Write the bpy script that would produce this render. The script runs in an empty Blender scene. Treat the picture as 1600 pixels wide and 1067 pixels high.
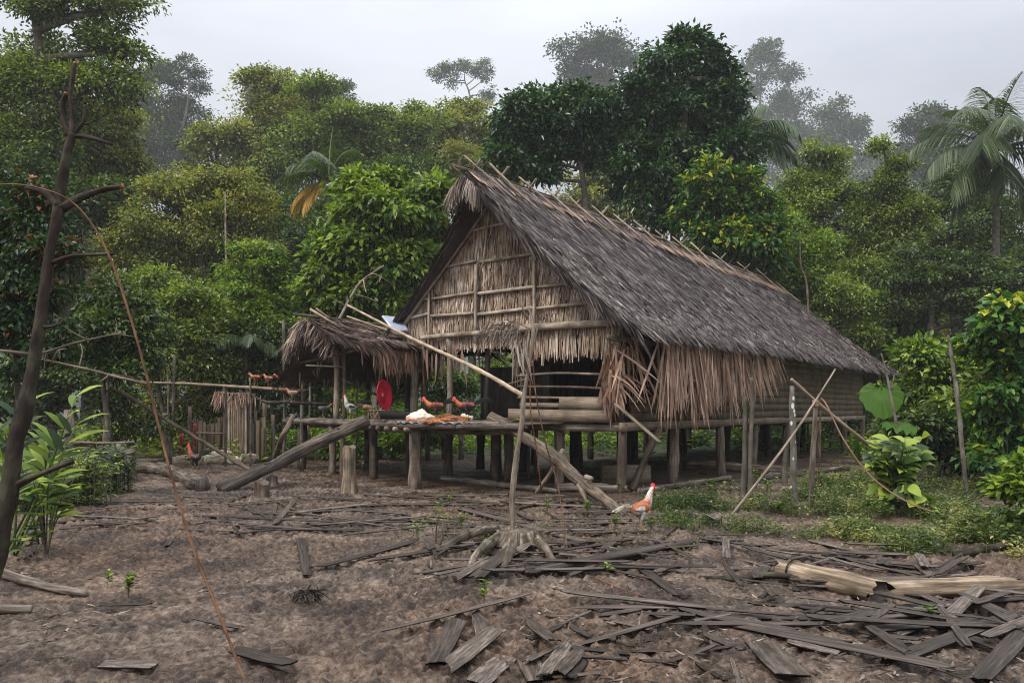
import bpy, math, random
import numpy as np

rng = np.random.default_rng(11)
random.seed(11)
sc = bpy.context.scene
col = sc.collection
R = math.radians
F, H, CX, HY = 1244.0, 1.7, 800.0, 635.0          # focal length in photo pixels, eye height, horizon

# ------------------------------------------------------------------ camera, sky, sun, exposure
cam_d = bpy.data.cameras.new('camera')
cam = bpy.data.objects.new('camera', cam_d); col.objects.link(cam)
cam_d.sensor_width = 36; cam_d.lens = 28.0; cam_d.shift_y = 101.5 / 1600
cam_d.clip_start = .05; cam_d.clip_end = 3000
cam.location = (0, 0, H); cam.rotation_euler = (R(90), 0, 0)
sc.camera = cam
SUN_EL, SUN_AZ = 50, 236                           # sun behind and left of the camera, veiled by cloud
world = bpy.data.worlds.new('World'); sc.world = world; world.use_nodes = True
wn = world.node_tree; wn.nodes.clear()
def wnode(t, **k):
    n = wn.nodes.new(t)
    for a, b in k.items(): setattr(n, a, b)
    return n
sky = wnode('ShaderNodeTexSky', sky_type='NISHITA', sun_disc=False, sun_elevation=R(SUN_EL), sun_rotation=R(SUN_AZ), dust_density=4.0)
b1 = wnode('ShaderNodeBackground'); b1.inputs[1].default_value = .09
b2 = wnode('ShaderNodeBackground'); b2.inputs[1].default_value = 1.0
tc = wnode('ShaderNodeTexCoord'); mp = wnode('ShaderNodeMapping'); mp.inputs['Scale'].default_value = (1.2, 1.2, 5.0)
nz = wnode('ShaderNodeTexNoise'); nz.inputs['Scale'].default_value = 1.6; nz.inputs['Detail'].default_value = 5; nz.inputs['Roughness'].default_value = .45
cr = wnode('ShaderNodeValToRGB')
cr.color_ramp.elements[0].position = .36; cr.color_ramp.elements[0].color = (.295, .31, .352, 1)
cr.color_ramp.elements[1].position = .66; cr.color_ramp.elements[1].color = (.405, .42, .452, 1)
mx = wnode('ShaderNodeMixShader'); mx.inputs[0].default_value = .93
wo = wnode('ShaderNodeOutputWorld')
L = wn.links.new
L(sky.outputs[0], b1.inputs[0]); L(tc.outputs['Generated'], mp.inputs[0]); L(mp.outputs[0], nz.inputs['Vector'])
sx_ = wnode('ShaderNodeSeparateXYZ'); zr_ = wnode('ShaderNodeMapRange'); zr_.inputs[1].default_value = .3; zr_.inputs[2].default_value = .95; zr_.inputs[3].default_value = 1.0; zr_.inputs[4].default_value = 3.7
yr_ = wnode('ShaderNodeMapRange'); yr_.inputs[1].default_value = .35; yr_.inputs[2].default_value = -.5; yr_.inputs[3].default_value = 1.0; yr_.inputs[4].default_value = 1.5
ym_ = wnode('ShaderNodeMath', operation='MULTIPLY'); L(sx_.outputs[1], yr_.inputs[0])
L(tc.outputs['Generated'], sx_.inputs[0]); L(sx_.outputs[2], zr_.inputs[0]); L(zr_.outputs[0], ym_.inputs[0]); L(yr_.outputs[0], ym_.inputs[1]); L(ym_.outputs[0], b2.inputs[1])     # an overcast sky is brightest overhead
L(nz.outputs[0], cr.inputs[0]); L(cr.outputs[0], b2.inputs[0]); L(b1.outputs[0], mx.inputs[1]); L(b2.outputs[0], mx.inputs[2]); L(mx.outputs[0], wo.inputs[0])
sd = bpy.data.lights.new('sun', 'SUN'); sd.energy = 1.5; sd.angle = R(10); sd.color = (1, .94, .85)
sun = bpy.data.objects.new('sun', sd); col.objects.link(sun)
sun.rotation_euler = (R(90 - SUN_EL), 0, R(180 - SUN_AZ))
sc.view_settings.view_transform = 'Standard'; sc.view_settings.look = 'None'
sc.view_settings.exposure = 0.76; sc.view_settings.gamma = 1
sc.render.engine = 'CYCLES'
sc.cycles.use_denoising = True; sc.cycles.denoising_prefilter = 'NONE'; sc.cycles.filter_width = 1.05
sc.cycles.max_bounces = 6; sc.cycles.diffuse_bounces = 3; sc.cycles.glossy_bounces = 2
sc.cycles.transmission_bounces = 3; sc.cycles.volume_bounces = 1; sc.cycles.transparent_max_bounces = 4
sc.cycles.caustics_reflective = False; sc.cycles.caustics_refractive = False

# ------------------------------------------------------------------ numeric helpers
def A(*a): return np.array(a, dtype=float)
def nrm(v): return v / (np.linalg.norm(v, axis=-1, keepdims=True) + 1e-9)
_tab = [rng.random((128, 128)) for _ in range(6)]
def vn(x, y, s=0):
    x = np.asarray(x, float); y = np.asarray(y, float); t = _tab[s % 6]
    xi = np.floor(x).astype(int); yi = np.floor(y).astype(int); fx = x - xi; fy = y - yi
    fx = fx * fx * (3 - 2 * fx); fy = fy * fy * (3 - 2 * fy)
    g = lambda a, b: t[a % 128, b % 128]
    return (g(xi, yi) * (1 - fx) + g(xi + 1, yi) * fx) * (1 - fy) + (g(xi, yi + 1) * (1 - fx) + g(xi + 1, yi + 1) * fx) * fy
def fbm(x, y, o=4, s=0):
    v = 0; a = .5
    for k in range(o): v = v + a * (vn(x * 2 ** k + 17 * k, y * 2 ** k + 9 * k, s + k) - .5) * 2; a *= .5
    return v
def pits(x, y, cell, seed):
    xi = np.floor(x / cell).astype(int); yi = np.floor(y / cell).astype(int); d = np.zeros_like(x)
    t1, t2, t3 = _tab[seed % 6], _tab[(seed + 1) % 6], _tab[(seed + 2) % 6]
    for i in (-1, 0, 1):
        for j in (-1, 0, 1):
            a, b = (xi + i) % 128, (yi + j) % 128
            cx = (xi + i + t1[a, b]) * cell; cy = (yi + j + t2[a, b]) * cell; r = cell * (.22 + .3 * t3[a, b])
            q = ((x - cx) ** 2 + (y - cy) ** 2) / r ** 2
            d = d - 1.15 * np.exp(-q ** 1.6 * 1.5) * (t3[b, a] > .35) + .45 * np.exp(-(np.sqrt(q) - 1.25) ** 2 * 6)
    return d
def sst(a, b, x):
    t = np.clip((x - a) / (b - a), 0, 1); return t * t * (3 - 2 * t)
def gz(x, y):
    x = np.asarray(x, float); y = np.asarray(y, float)
    z = .10 * fbm(x * .25, y * .25, 3, 2)
    z = z + sst(34, 130, y) * 9 + sst(110, 320, y) * 45 + sst(22, 60, np.abs(x)) * 4 * sst(10, 40, y)
    near = 1 - sst(20, 32, y)
    hx, hy = x - 2.17, y - 15.67                        # calmer, trodden soil under the house
    u = hx * -.801 + hy * .599; t = hx * .599 + hy * .801
    under = sst(-1, .5, u) * (1 - sst(6.5, 8, u)) * sst(-2.5, -.5, t) * (1 - sst(19, 21, t))
    mud = near * (1 - .7 * under) * (1 - .75 * sst(2, 5, x - (y - 9) * .2) * sst(9.5, 11, y))
    m = .5 + .5 * np.clip(fbm(x * .5 + 3, y * .5, 2, 1) * 2 + .5, 0, 1)
    z = z + mud * (.035 * fbm(x * 1.6, y * 1.6, 3, 0) + m * (.034 * pits(x + .03 * fbm(x * 9, y * 9, 2, 1), y, .12, 1) + .036 * pits(x, y + .05 * fbm(x * 6, y * 6, 2, 3), .17, 3) + .012 * pits(x, y, .33, 2) + .028 * fbm(x * 9, y * 9, 3, 4)))
    return z
def P(px, py, Y): return A((px - CX) / F * Y, Y, H - (py - HY) / F * Y)
def G(px, py, dz=0.):
    Y = F * H / (py - HY); X = (px - CX) / F * Y
    return A(X, Y, float(gz(X, Y)) + dz)

# ------------------------------------------------------------------ mesh building
class MB:
    def __init__(s): s.v = []; s.f = []; s.g = []; s.c = []; s.n = 0
    def add(s, V, Fc, g=None, c=None):
        V = np.asarray(V, float).reshape(-1, 3); n = len(V)
        if g is None: g = np.zeros((n, 3))
        s.v.append(V); s.g.append(np.broadcast_to(np.asarray(g, float), (n, 3)))
        if c is not None: s.c.append(np.broadcast_to(np.asarray(c, float), (n, 3)))
        for a in (Fc if isinstance(Fc, list) else [Fc]):
            a = np.asarray(a, int); s.f.append(a + s.n)
        s.n += n
    def build(s, name, mat, parent=None, smooth=False, origin=None):
        V = np.concatenate(s.v); g = np.concatenate(s.g)
        me = bpy.data.meshes.new(name); me.vertices.add(len(V))
        if parent is not None and origin is None: origin = parent.get('_o', None)
        if origin is not None: V = V - np.array(origin)
        me.vertices.foreach_set('co', V.ravel())
        idx = np.concatenate([f.ravel() for f in s.f]); tot = np.concatenate([np.full(len(f), f.shape[1]) for f in s.f])
        me.loops.add(len(idx)); me.polygons.add(len(tot))
        me.loops.foreach_set('vertex_index', idx.astype(np.int32))
        st = np.concatenate([[0], np.cumsum(tot)[:-1]])
        me.polygons.foreach_set('loop_start', st.astype(np.int32)); me.polygons.foreach_set('loop_total', tot.astype(np.int32))
        if smooth: me.polygons.foreach_set('use_smooth', np.ones(len(tot), bool))
        at = me.attributes.new('gc', 'FLOAT_VECTOR', 'POINT'); at.data.foreach_set('vector', g.ravel())
        if s.c:
            cc = np.concatenate(s.c); ac = me.attributes.new('col', 'FLOAT_VECTOR', 'POINT'); ac.data.foreach_set('vector', cc.ravel())
        me.materials.append(mat); me.update(calc_edges=True)
        o = bpy.data.objects.new(name, me); col.objects.link(o)
        if parent is not None:
            o.parent = parent
            if origin is not None: o['_o'] = [float(q) for q in origin]
        elif origin is not None: o.location = origin
        return o
def tag(o, label=None, cat=None, group=None, kind=None):
    for k, v in (('label', label), ('category', cat), ('group', group), ('kind', kind)):
        if v: o[k] = v
    return o
def thing(name, label, cat, loc, group=None):
    o = bpy.data.objects.new(name, None); col.objects.link(o); o.location = tuple(float(c) for c in loc)
    o['_o'] = [float(c) for c in loc]; o.empty_display_size = .2
    return tag(o, label, cat, group)
def copy_tree(src, parent=None):
    c = src.copy(); col.objects.link(c)
    if parent: c.parent = parent
    for ch in list(src.children): copy_tree(ch, c)
    return c

def smoothpts(pts, n):
    pts = np.asarray(pts, float)
    if len(pts) < 3: return np.array([pts[0] + (pts[-1] - pts[0]) * k / n for k in range(n + 1)])
    p = np.vstack([2 * pts[0] - pts[1], pts, 2 * pts[-1] - pts[-2]]); out = []
    m = len(pts) - 1
    for q in np.linspace(0, m, n + 1):
        i = min(int(q), m - 1); t = q - i; a, b, c, d = p[i:i + 4]
        out.append(.5 * (2 * b + (c - a) * t + (2 * a - 5 * b + 4 * c - d) * t * t + (-a + 3 * b - 3 * c + d) * t ** 3))
    return np.array(out)
def tube(mb, pts, rad, sides=8, n=None, wob=.06, cap=True, rnd=None, flat=1., c=None, knob=0.):
    pts = smoothpts(pts, n or max(4, 4 * (len(pts) - 1))); m = len(pts)
    rad = np.interp(np.linspace(0, 1, m), np.linspace(0, 1, len(np.atleast_1d(rad))), np.atleast_1d(rad)) if np.ndim(rad) else np.full(m, rad)
    T = nrm(np.gradient(pts, axis=0)); up = A(0, 0, 1) if abs(T[0][2]) < .9 else A(1, 0, 0)
    Nn = nrm(np.cross(T, up)); B = nrm(np.cross(Nn, T)); th = np.arange(sides) * 2 * math.pi / sides
    s = np.concatenate([[0], np.cumsum(np.linalg.norm(np.diff(pts, axis=0), axis=1))])
    rnd = rng.random() if rnd is None else rnd
    sd_ = rng.random() * 50
    rr = rad[:, None] * (1 + wob * 2 * (vn(s[:, None] * 5 + sd_, th[None, :] * 1.5 + np.zeros((m, 1)), 1) - .5) * 2)
    if knob: rr = rr * (1 + knob * np.clip(vn(s * 3.1 + sd_, s * 0, 2)[:, None] - .55, 0, 1) * 2)
    V = pts[:, None] + rr[..., None] * (np.cos(th)[None, :, None] * Nn[:, None] + flat * np.sin(th)[None, :, None] * B[:, None])
    g = np.stack([np.broadcast_to(s[:, None], (m, sides)), np.abs(((th[None] / math.pi + 1) % 2 - 1)) * 3 * rad[:, None], np.full((m, sides), rnd)], -1)
    i = np.arange(m - 1)[:, None] * sides; j = np.arange(sides)[None]; k = (j + 1) % sides
    Q = np.stack([i + j, i + k, i + sides + k, i + sides + j], -1).reshape(-1, 4)
    fs = [Q]
    if cap:
        fs += [np.arange(sides)[::-1][None], (np.arange(sides) + (m - 1) * sides)[None]]
    mb.add(V.reshape(-1, 3), fs, g.reshape(-1, 3), c)
    return pts
def box(mb, p0, p1, w, t, up=(0, 0, 1), rnd=None, segs=1, jag=0., bend=0., cup=0.):
    """a board from p0 to p1, w wide, t thick, its thickness along up"""
    p0, p1, up = A(*p0), A(*p1), A(*up); Lg = np.linalg.norm(p1 - p0); T = (p1 - p0) / Lg
    S = nrm(np.cross(up, T)); U = nrm(np.cross(T, S)); rnd = rng.random() if rnd is None else rnd
    m = segs + 1; a = np.linspace(0, 1, m); V = []; g = []
    cs = [(-.5, 0), (0, 0), (.5, 0), (.5, 1), (0, 1), (-.5, 1)]
    for k, q in enumerate(a):
        for (y, z) in cs:
            dx = 0
            if jag and k in (0, m - 1): dx = (rng.random() - .5) * jag
            ww = w * (1 + (.12 * (rng.random() - .5) if segs > 1 else 0))
            V.append(p0 + T * (q * Lg + dx) + S * y * ww + U * (z * t + bend * math.sin(math.pi * q) + cup * (1 - (2 * y) ** 2)) - U * t / 2)
            g.append((q * Lg, y * w + z * t, rnd))
    fs = []
    for k in range(m - 1):
        for j in range(6):
            b = k * 6; c_ = b + 6; n = (j + 1) % 6; fs.append((b + j, b + n, c_ + n, c_ + j))
    caps = [(5, 4, 3, 2, 1, 0), tuple((m - 1) * 6 + x for x in range(6))]
    mb.add(V, [np.array(fs), np.array(caps)], np.array(g))
def ribbons(mb, P0, D, N, Ln, W, sag=0., segs=1, prof=None, rnd=None, side=0.):
    P0 = np.asarray(P0, float); n = len(P0); D = nrm(np.broadcast_to(D, (n, 3))); N = np.broadcast_to(N, (n, 3))
    S = nrm(np.cross(D, N)); Ln = np.broadcast_to(Ln, n); W = np.broadcast_to(W, n); sag = np.broadcast_to(sag, n)
    q = np.linspace(0, 1, segs + 1)
    prof = np.interp(q, np.linspace(0, 1, len(prof)), prof) if prof is not None else np.ones(segs + 1)
    C = P0[:, None] + D[:, None] * (Ln[:, None] * q)[..., None] + A(0, 0, -1) * (sag[:, None] * Ln[:, None] * q ** 2)[..., None] + S[:, None] * (side * Ln[:, None] * q ** 2)[..., None]
    off = S[:, None] * (W[:, None] * prof[None] * .5)[..., None]
    V = np.stack([C - off, C + off], 2)
    rnd = rng.random(n) if rnd is None else rnd
    g = np.zeros(V.shape); g[..., 0] = (Ln[:, None] * q)[..., None]; g[:, :, 0, 1] = 0; g[:, :, 1, 1] = W[:, None]; g[..., 2] = np.broadcast_to(rnd, n)[:, None, None]
    k = np.arange(segs); b = (np.arange(n) * (segs + 1) * 2)[:, None] + k[None] * 2
    Q = np.stack([b, b + 1, b + 3, b + 2], -1).reshape(-1, 4)
    mb.add(V.reshape(-1, 3), Q, g.reshape(-1, 3))
def leaves(mb, P0, D, N, Ln, W, rnd=None, fold=.25):
    """diamond leaves: base, left, tip, right, folded a little along the midrib"""
    n = len(P0); D = nrm(D); S = nrm(np.cross(D, N)); U = nrm(np.cross(S, D)); Ln = np.broadcast_to(Ln, n)[:, None]; W = np.broadcast_to(W, n)[:, None]
    mid = P0 + D * Ln * .42
    V = np.stack([P0, mid - S * W * .5 + U * W * fold, P0 + D * Ln - U * Ln * .08, mid + S * W * .5 + U * W * fold], 1)
    g = np.zeros(V.shape); g[:, 1:, 0] = 1; g[:, 2, 0] = 2; g[:, 1, 1] = -1; g[:, 3, 1] = 1
    rnd = rng.random(n) if rnd is None else rnd; g[..., 2] = rnd[:, None]
    b = (np.arange(n) * 4)[:, None]
    T1 = np.concatenate([np.hstack([b, b + 1, b + 2]), np.hstack([b, b + 2, b + 3])])
    mb.add(V.reshape(-1, 3), T1, g.reshape(-1, 3))
def rdir(n, up=0.):
    v = rng.normal(size=(n, 3)); v = nrm(v); v[:, 2] += up; return nrm(v)

# ------------------------------------------------------------------ materials
def newmat(name):
    m = bpy.data.materials.new(name); m.use_nodes = True; nt = m.node_tree; nt.nodes.clear()
    return m, nt
def nd(nt, t, **k):
    n = nt.nodes.new(t)
    for a, b in k.items():
        if a in n.inputs: n.inputs[a].default_value = b
        else: setattr(n, a, b)
    return n
def ramp(nt, stops):
    r = nt.nodes.new('ShaderNodeValToRGB'); e = r.color_ramp.elements
    while len(e) < len(stops): e.new(.5)
    for k, (p, c) in enumerate(stops): e[k].position = p; e[k].color = (*c, 1)
    return r
def gcoords(nt, sx, sy, sz):
    at = nd(nt, 'ShaderNodeAttribute', attribute_name='gc'); m = nd(nt, 'ShaderNodeMapping'); m.inputs['Scale'].default_value = (sx, sy, sz)
    nt.links.new(at.outputs['Vector'], m.inputs[0]); return at, m
def mat_fibre(name, stops, sx=2.5, sy=60, rough=.8, bump=.25, objrnd=False, var=.55, moss=None, spec=.15, blot=.6):
    m, nt = newmat(name); l = nt.links.new
    at, mp_ = gcoords(nt, sx, sy, 37.)
    n1 = nd(nt, 'ShaderNodeTexNoise', Scale=1.0, Detail=4.0, Roughness=.6); l(mp_.outputs[0], n1.inputs['Vector'])
    if objrnd:
        oi = nd(nt, 'ShaderNodeObjectInfo'); cmb = nd(nt, 'ShaderNodeVectorMath', operation='ADD'); sc_ = nd(nt, 'ShaderNodeVectorMath', operation='SCALE'); sc_.inputs[3].default_value = 40
        cx_ = nd(nt, 'ShaderNodeCombineXYZ'); l(oi.outputs['Random'], cx_.inputs[0]); l(oi.outputs['Random'], cx_.inputs[2]); l(cx_.outputs[0], sc_.inputs[0])
        l(mp_.outputs[0], cmb.inputs[0]); l(sc_.outputs[0], cmb.inputs[1]); l(cmb.outputs[0], n1.inputs['Vector']); rs = oi.outputs['Random']
    else:
        sp = nd(nt, 'ShaderNodeSeparateXYZ'); l(at.outputs['Vector'], sp.inputs[0]); rs = sp.outputs[2]
    mr = nd(nt, 'ShaderNodeMath', operation='MULTIPLY'); mr.inputs[1].default_value = var; l(rs, mr.inputs[0])
    ad = nd(nt, 'ShaderNodeMath', operation='MULTIPLY_ADD'); ad.inputs[1].default_value = 1.5 * (1 - var); l(n1.outputs[0], ad.inputs[0]); l(mr.outputs[0], ad.inputs[2])
    sb = nd(nt, 'ShaderNodeMath', operation='SUBTRACT'); sb.inputs[1].default_value = .25 * (1 - var); l(ad.outputs[0], sb.inputs[0])
    rp = ramp(nt, stops); l(sb.outputs[0], rp.inputs[0]); colr = rp.outputs[0]
    tx = nd(nt, 'ShaderNodeTexCoord'); n2 = nd(nt, 'ShaderNodeTexNoise', Scale=2.2, Detail=5.0, Roughness=.6); l(tx.outputs['Object'], n2.inputs['Vector'])
    mm = nd(nt, 'ShaderNodeMapRange'); mm.inputs[1].default_value = .36; mm.inputs[2].default_value = .64; mm.inputs[3].default_value = blot; mm.inputs[4].default_value = 1.2; l(n2.outputs[0], mm.inputs[0])
    ml = nd(nt, 'ShaderNodeVectorMath', operation='SCALE'); l(colr, ml.inputs[0]); l(mm.outputs[0], ml.inputs[3]); colr = ml.outputs[0]
    if moss:
        n3 = nd(nt, 'ShaderNodeTexNoise', Scale=5.0, Detail=6.0); l(tx.outputs['Object'], n3.inputs['Vector'])
        m3 = nd(nt, 'ShaderNodeMapRange'); m3.inputs[1].default_value = .52; m3.inputs[2].default_value = .66; l(n3.outputs[0], m3.inputs[0])
        mx_ = nd(nt, 'ShaderNodeMix', data_type='RGBA'); l(m3.outputs[0], mx_.inputs[0]); l(colr, mx_.inputs[6]); mx_.inputs[7].default_value = (*moss, 1); colr = mx_.outputs[2]
    p = nd(nt, 'ShaderNodeBsdfPrincipled', Roughness=rough); p.inputs['Specular IOR Level'].default_value = spec; l(colr, p.inputs['Base Color'])
    if bump:
        bp = nd(nt, 'ShaderNodeBump', Strength=bump, Distance=.02); l(n1.outputs[0], bp.inputs['Height']); l(bp.outputs[0], p.inputs['Normal'])
    o = nd(nt, 'ShaderNodeOutputMaterial'); l(p.outputs[0], o.inputs[0]); return m
def mat_leaf(name, stops, rough=.42, trans=.3, spec=.32):
    m, nt = newmat(name); l = nt.links.new
    at = nd(nt, 'ShaderNodeAttribute', attribute_name='gc'); sp = nd(nt, 'ShaderNodeSeparateXYZ'); l(at.outputs['Vector'], sp.inputs[0])
    tx = nd(nt, 'ShaderNodeTexCoord'); n2 = nd(nt, 'ShaderNodeTexNoise', Scale=.55, Detail=3.0); l(tx.outputs['Object'], n2.inputs['Vector'])
    ad = nd(nt, 'ShaderNodeMath', operation='MULTIPLY_ADD'); ad.inputs[1].default_value = .7; l(n2.outputs[0], ad.inputs[0])
    mu = nd(nt, 'ShaderNodeMath', operation='MULTIPLY_ADD'); mu.inputs[1].default_value = 1.05; mu.inputs[2].default_value = -.36; l(sp.outputs[2], mu.inputs[0]); l(mu.outputs[0], ad.inputs[2])
    rp = ramp(nt, stops); l(ad.outputs[0], rp.inputs[0])
    p = nd(nt, 'ShaderNodeBsdfPrincipled', Roughness=rough); p.inputs['Specular IOR Level'].default_value = spec; l(rp.outputs[0], p.inputs['Base Color'])
    tr = nd(nt, 'ShaderNodeBsdfTranslucent'); hs = nd(nt, 'ShaderNodeVectorMath', operation='MULTIPLY'); hs.inputs[1].default_value = (1.15, 1.3, .5); l(rp.outputs[0], hs.inputs[0]); l(hs.outputs[0], tr.inputs[0])
    mx_ = nd(nt, 'ShaderNodeMixShader'); mx_.inputs[0].default_value = trans; l(p.outputs[0], mx_.inputs[1]); l(tr.outputs[0], mx_.inputs[2])
    o = nd(nt, 'ShaderNodeOutputMaterial'); l(mx_.outputs[0], o.inputs[0]); return m
def mat_plain(name, c, rough=.6, bump=0, c2=None, scale=8., metal=0.):
    m, nt = newmat(name); l = nt.links.new
    tx = nd(nt, 'ShaderNodeTexCoord'); n = nd(nt, 'ShaderNodeTexNoise', Scale=scale, Detail=5.0); l(tx.outputs['Object'], n.inputs['Vector'])
    rp = ramp(nt, [(.35, c), (.65, c2 or tuple(x * .75 for x in c))]); l(n.outputs[0], rp.inputs[0])
    p = nd(nt, 'ShaderNodeBsdfPrincipled', Roughness=rough, Metallic=metal); l(rp.outputs[0], p.inputs['Base Color'])
    if bump:
        bp = nd(nt, 'ShaderNodeBump', Strength=bump, Distance=.02); l(n.outputs[0], bp.inputs['Height']); l(bp.outputs[0], p.inputs['Normal'])
    o = nd(nt, 'ShaderNodeOutputMaterial'); l(p.outputs[0], o.inputs[0]); return m
def mat_feather():
    m, nt = newmat('feathers'); l = nt.links.new
    at = nd(nt, 'ShaderNodeAttribute', attribute_name='col'); tx = nd(nt, 'ShaderNodeTexCoord'); n = nd(nt, 'ShaderNodeTexNoise', Scale=45.0, Detail=3.0); l(tx.outputs['Object'], n.inputs['Vector'])
    mm = nd(nt, 'ShaderNodeMapRange'); mm.inputs[1].default_value = .3; mm.inputs[2].default_value = .7; mm.inputs[3].default_value = .4; mm.inputs[4].default_value = 1.3; l(n.outputs[0], mm.inputs[0])
    ml = nd(nt, 'ShaderNodeVectorMath', operation='SCALE'); l(at.outputs['Vector'], ml.inputs[0]); l(mm.outputs[0], ml.inputs[3])
    p = nd(nt, 'ShaderNodeBsdfPrincipled', Roughness=.55); l(ml.outputs[0], p.inputs['Base Color'])
    bp = nd(nt, 'ShaderNodeBump', Strength=.4, Distance=.01); l(n.outputs[0], bp.inputs['Height']); l(bp.outputs[0], p.inputs['Normal'])
    o = nd(nt, 'ShaderNodeOutputMaterial'); l(p.outputs[0], o.inputs[0]); return m

M = {}
M['thatch'] = mat_fibre('roof_thatch', [(.12, (.016, .011, .011)), (.34, (.075, .056, .051)), (.62, (.19, .152, .135)), (.9, (.45, .39, .34))], 3, 50, .6, .3, var=.75, spec=.2)
M['thatch_tan'] = mat_fibre('pale_thatch', [(.14, (.075, .045, .030)), (.38, (.30, .205, .140)), (.65, (.54, .43, .325)), (.9, (.78, .69, .58))], 3, 60, .75, .3, var=.7)
M['frond_dry'] = mat_fibre('dry_frond', [(.1, (.15, .075, .045)), (.5, (.33, .205, .14)), (.9, (.52, .37, .27))], 3, 60, .65, .2, var=.7)
M['frond_grey'] = mat_fibre('grey_leaf_strip', [(.1, (.07, .05, .038)), (.45, (.17, .13, .105)), (.75, (.33, .27, .22)), (.95, (.52, .45, .38))], 3, 60, .75, .3, var=.7)
M['bamboo'] = mat_fibre('bamboo_pole', [(.15, (.10, .068, .042)), (.5, (.30, .22, .148)), (.85, (.50, .41, .30))], 3, 40, .55, .15, var=.3)
M['pole'] = mat_fibre('peeled_pole', [(.2, (.045, .033, .023)), (.5, (.17, .13, .092)), (.8, (.36, .30, .235))], 4, 45, .75, .35, var=.3)
M['post'] = mat_fibre('weathered_post', [(.2, (.028, .020, .014)), (.5, (.115, .085, .06)), (.82, (.28, .23, .175))], 2.5, 40, .8, .5, var=.3)
M['log'] = mat_fibre('grey_log', [(.25, (.028, .021, .016)), (.5, (.125, .098, .076)), (.78, (.30, .255, .21))], 2, 28, .75, .6, var=.2)
M['palelog'] = mat_fibre('pale_wood', [(.22, (.05, .034, .02)), (.5, (.18, .13, .085)), (.78, (.44, .36, .26))], 1.5, 22, .7, .8, var=.15, blot=.45)
M['stumpwood'] = mat_fibre('grey_root_wood', [(.25, (.035, .026, .018)), (.5, (.13, .10, .072)), (.72, (.33, .28, .21))], 2, 26, .75, .8, var=.1, moss=(.035, .035, .018))
M['creamwood'] = mat_fibre('cream_pith_wood', [(.25, (.16, .11, .07)), (.5, (.42, .34, .24)), (.78, (.68, .6, .47))], 2, 22, .8, .5, var=.25)
M['palepole'] = mat_fibre('pale_pole', [(.2, (.14, .11, .08)), (.5, (.40, .33, .25)), (.8, (.62, .55, .45))], 4, 45, .75, .35, var=.3)
M['porch_thatch'] = mat_fibre('brown_porch_thatch', [(.12, (.018, .012, .009)), (.38, (.085, .05, .036)), (.62, (.22, .145, .105)), (.9, (.48, .37, .29))], 3, 50, .6, .3, var=.75, spec=.2)
M['rail'] = mat_fibre('house_board', [(.1, (.08, .058, .04)), (.5, (.19, .145, .10)), (.9, (.33, .27, .20))], 2, 35, .75, .35, var=.4)
M['wall'] = mat_fibre('dark_wall_board', [(.1, (.05, .035, .022)), (.5, (.12, .088, .055)), (.9, (.2, .15, .1))], 1.5, 35, .75, .35, var=.45)
M['dark'] = mat_fibre('dark_board', [(.1, (.012, .01, .008)), (.5, (.035, .028, .022)), (.9, (.07, .055, .045))], 2, 35, .8, .3, var=.4)  # plain dark brown, for inner timber and a few loose pieces
M['plank'] = mat_fibre('wet_dark_plank', [(.1, (.016, .012, .009)), (.42, (.050, .037, .028)), (.62, (.12, .093, .074)), (.88, (.33, .275, .225))], 3, 46, .5, 1.0, objrnd=True, var=.34, spec=.22)
M['chips'] = mat_fibre('bark_chips', [(.1, (.02, .015, .011)), (.55, (.09, .068, .05)), (.9, (.32, .26, .2))], 6, 60, .7, .3, var=.8)
M['bark'] = mat_fibre('tree_bark', [(.1, (.045, .035, .026)), (.5, (.12, .10, .08)), (.9, (.26, .23, .19))], 5, 30, .9, .6, var=.3, moss=(.05, .065, .03))
M['barkdark'] = mat_fibre('sapling_bark', [(.1, (.012, .009, .007)), (.5, (.035, .026, .019)), (.9, (.085, .065, .048))], 9, 25, .8, .7, var=.2, moss=(.06, .058, .035))
M['cane'] = mat_fibre('red_cane', [(.25, (.03, .015, .009)), (.5, (.13, .06, .03)), (.8, (.27, .15, .08))], 5, 20, .55, .3, var=.1)
M['palmbark'] = mat_fibre('palm_bark', [(.1, (.05, .04, .033)), (.5, (.13, .11, .09)), (.9, (.27, .24, .21))], 14, 6, .9, .6, var=.2)
LF = {}
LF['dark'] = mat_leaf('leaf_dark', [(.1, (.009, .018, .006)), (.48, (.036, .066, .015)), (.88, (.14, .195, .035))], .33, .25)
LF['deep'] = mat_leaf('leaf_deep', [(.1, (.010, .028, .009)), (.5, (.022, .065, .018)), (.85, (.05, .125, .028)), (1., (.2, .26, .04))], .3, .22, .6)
LF['mid'] = mat_leaf('leaf_mid', [(.18, (.016, .031, .008)), (.42, (.095, .145, .022)), (.76, (.28, .34, .055))], .42, .3)
LF['olive'] = mat_leaf('leaf_olive', [(.18, (.024, .034, .009)), (.42, (.13, .155, .028)), (.73, (.32, .335, .065)), (1., (.42, .34, .08))], .5, .3)
LF['bright'] = mat_leaf('leaf_bright', [(.15, (.02, .045, .009)), (.46, (.088, .155, .020)), (.85, (.29, .37, .05))], .38, .35)
LF['lime'] = mat_leaf('leaf_lime', [(.1, (.03, .07, .010)), (.5, (.095, .18, .022)), (.9, (.28, .37, .05))], .4, .4)
LF['yellowtip'] = mat_leaf('leaf_yellow_tip', [(.1, (.015, .045, .010)), (.5, (.045, .12, .02)), (.8, (.12, .22, .03)), (.95, (.5, .48, .04))], .36, .3)
LF['grey'] = mat_leaf('leaf_grey', [(.1, (.022, .032, .016)), (.5, (.055, .075, .032)), (.9, (.11, .13, .055))], .5, .25)  # greyed leaf colour carries part of the distance haze
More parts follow.
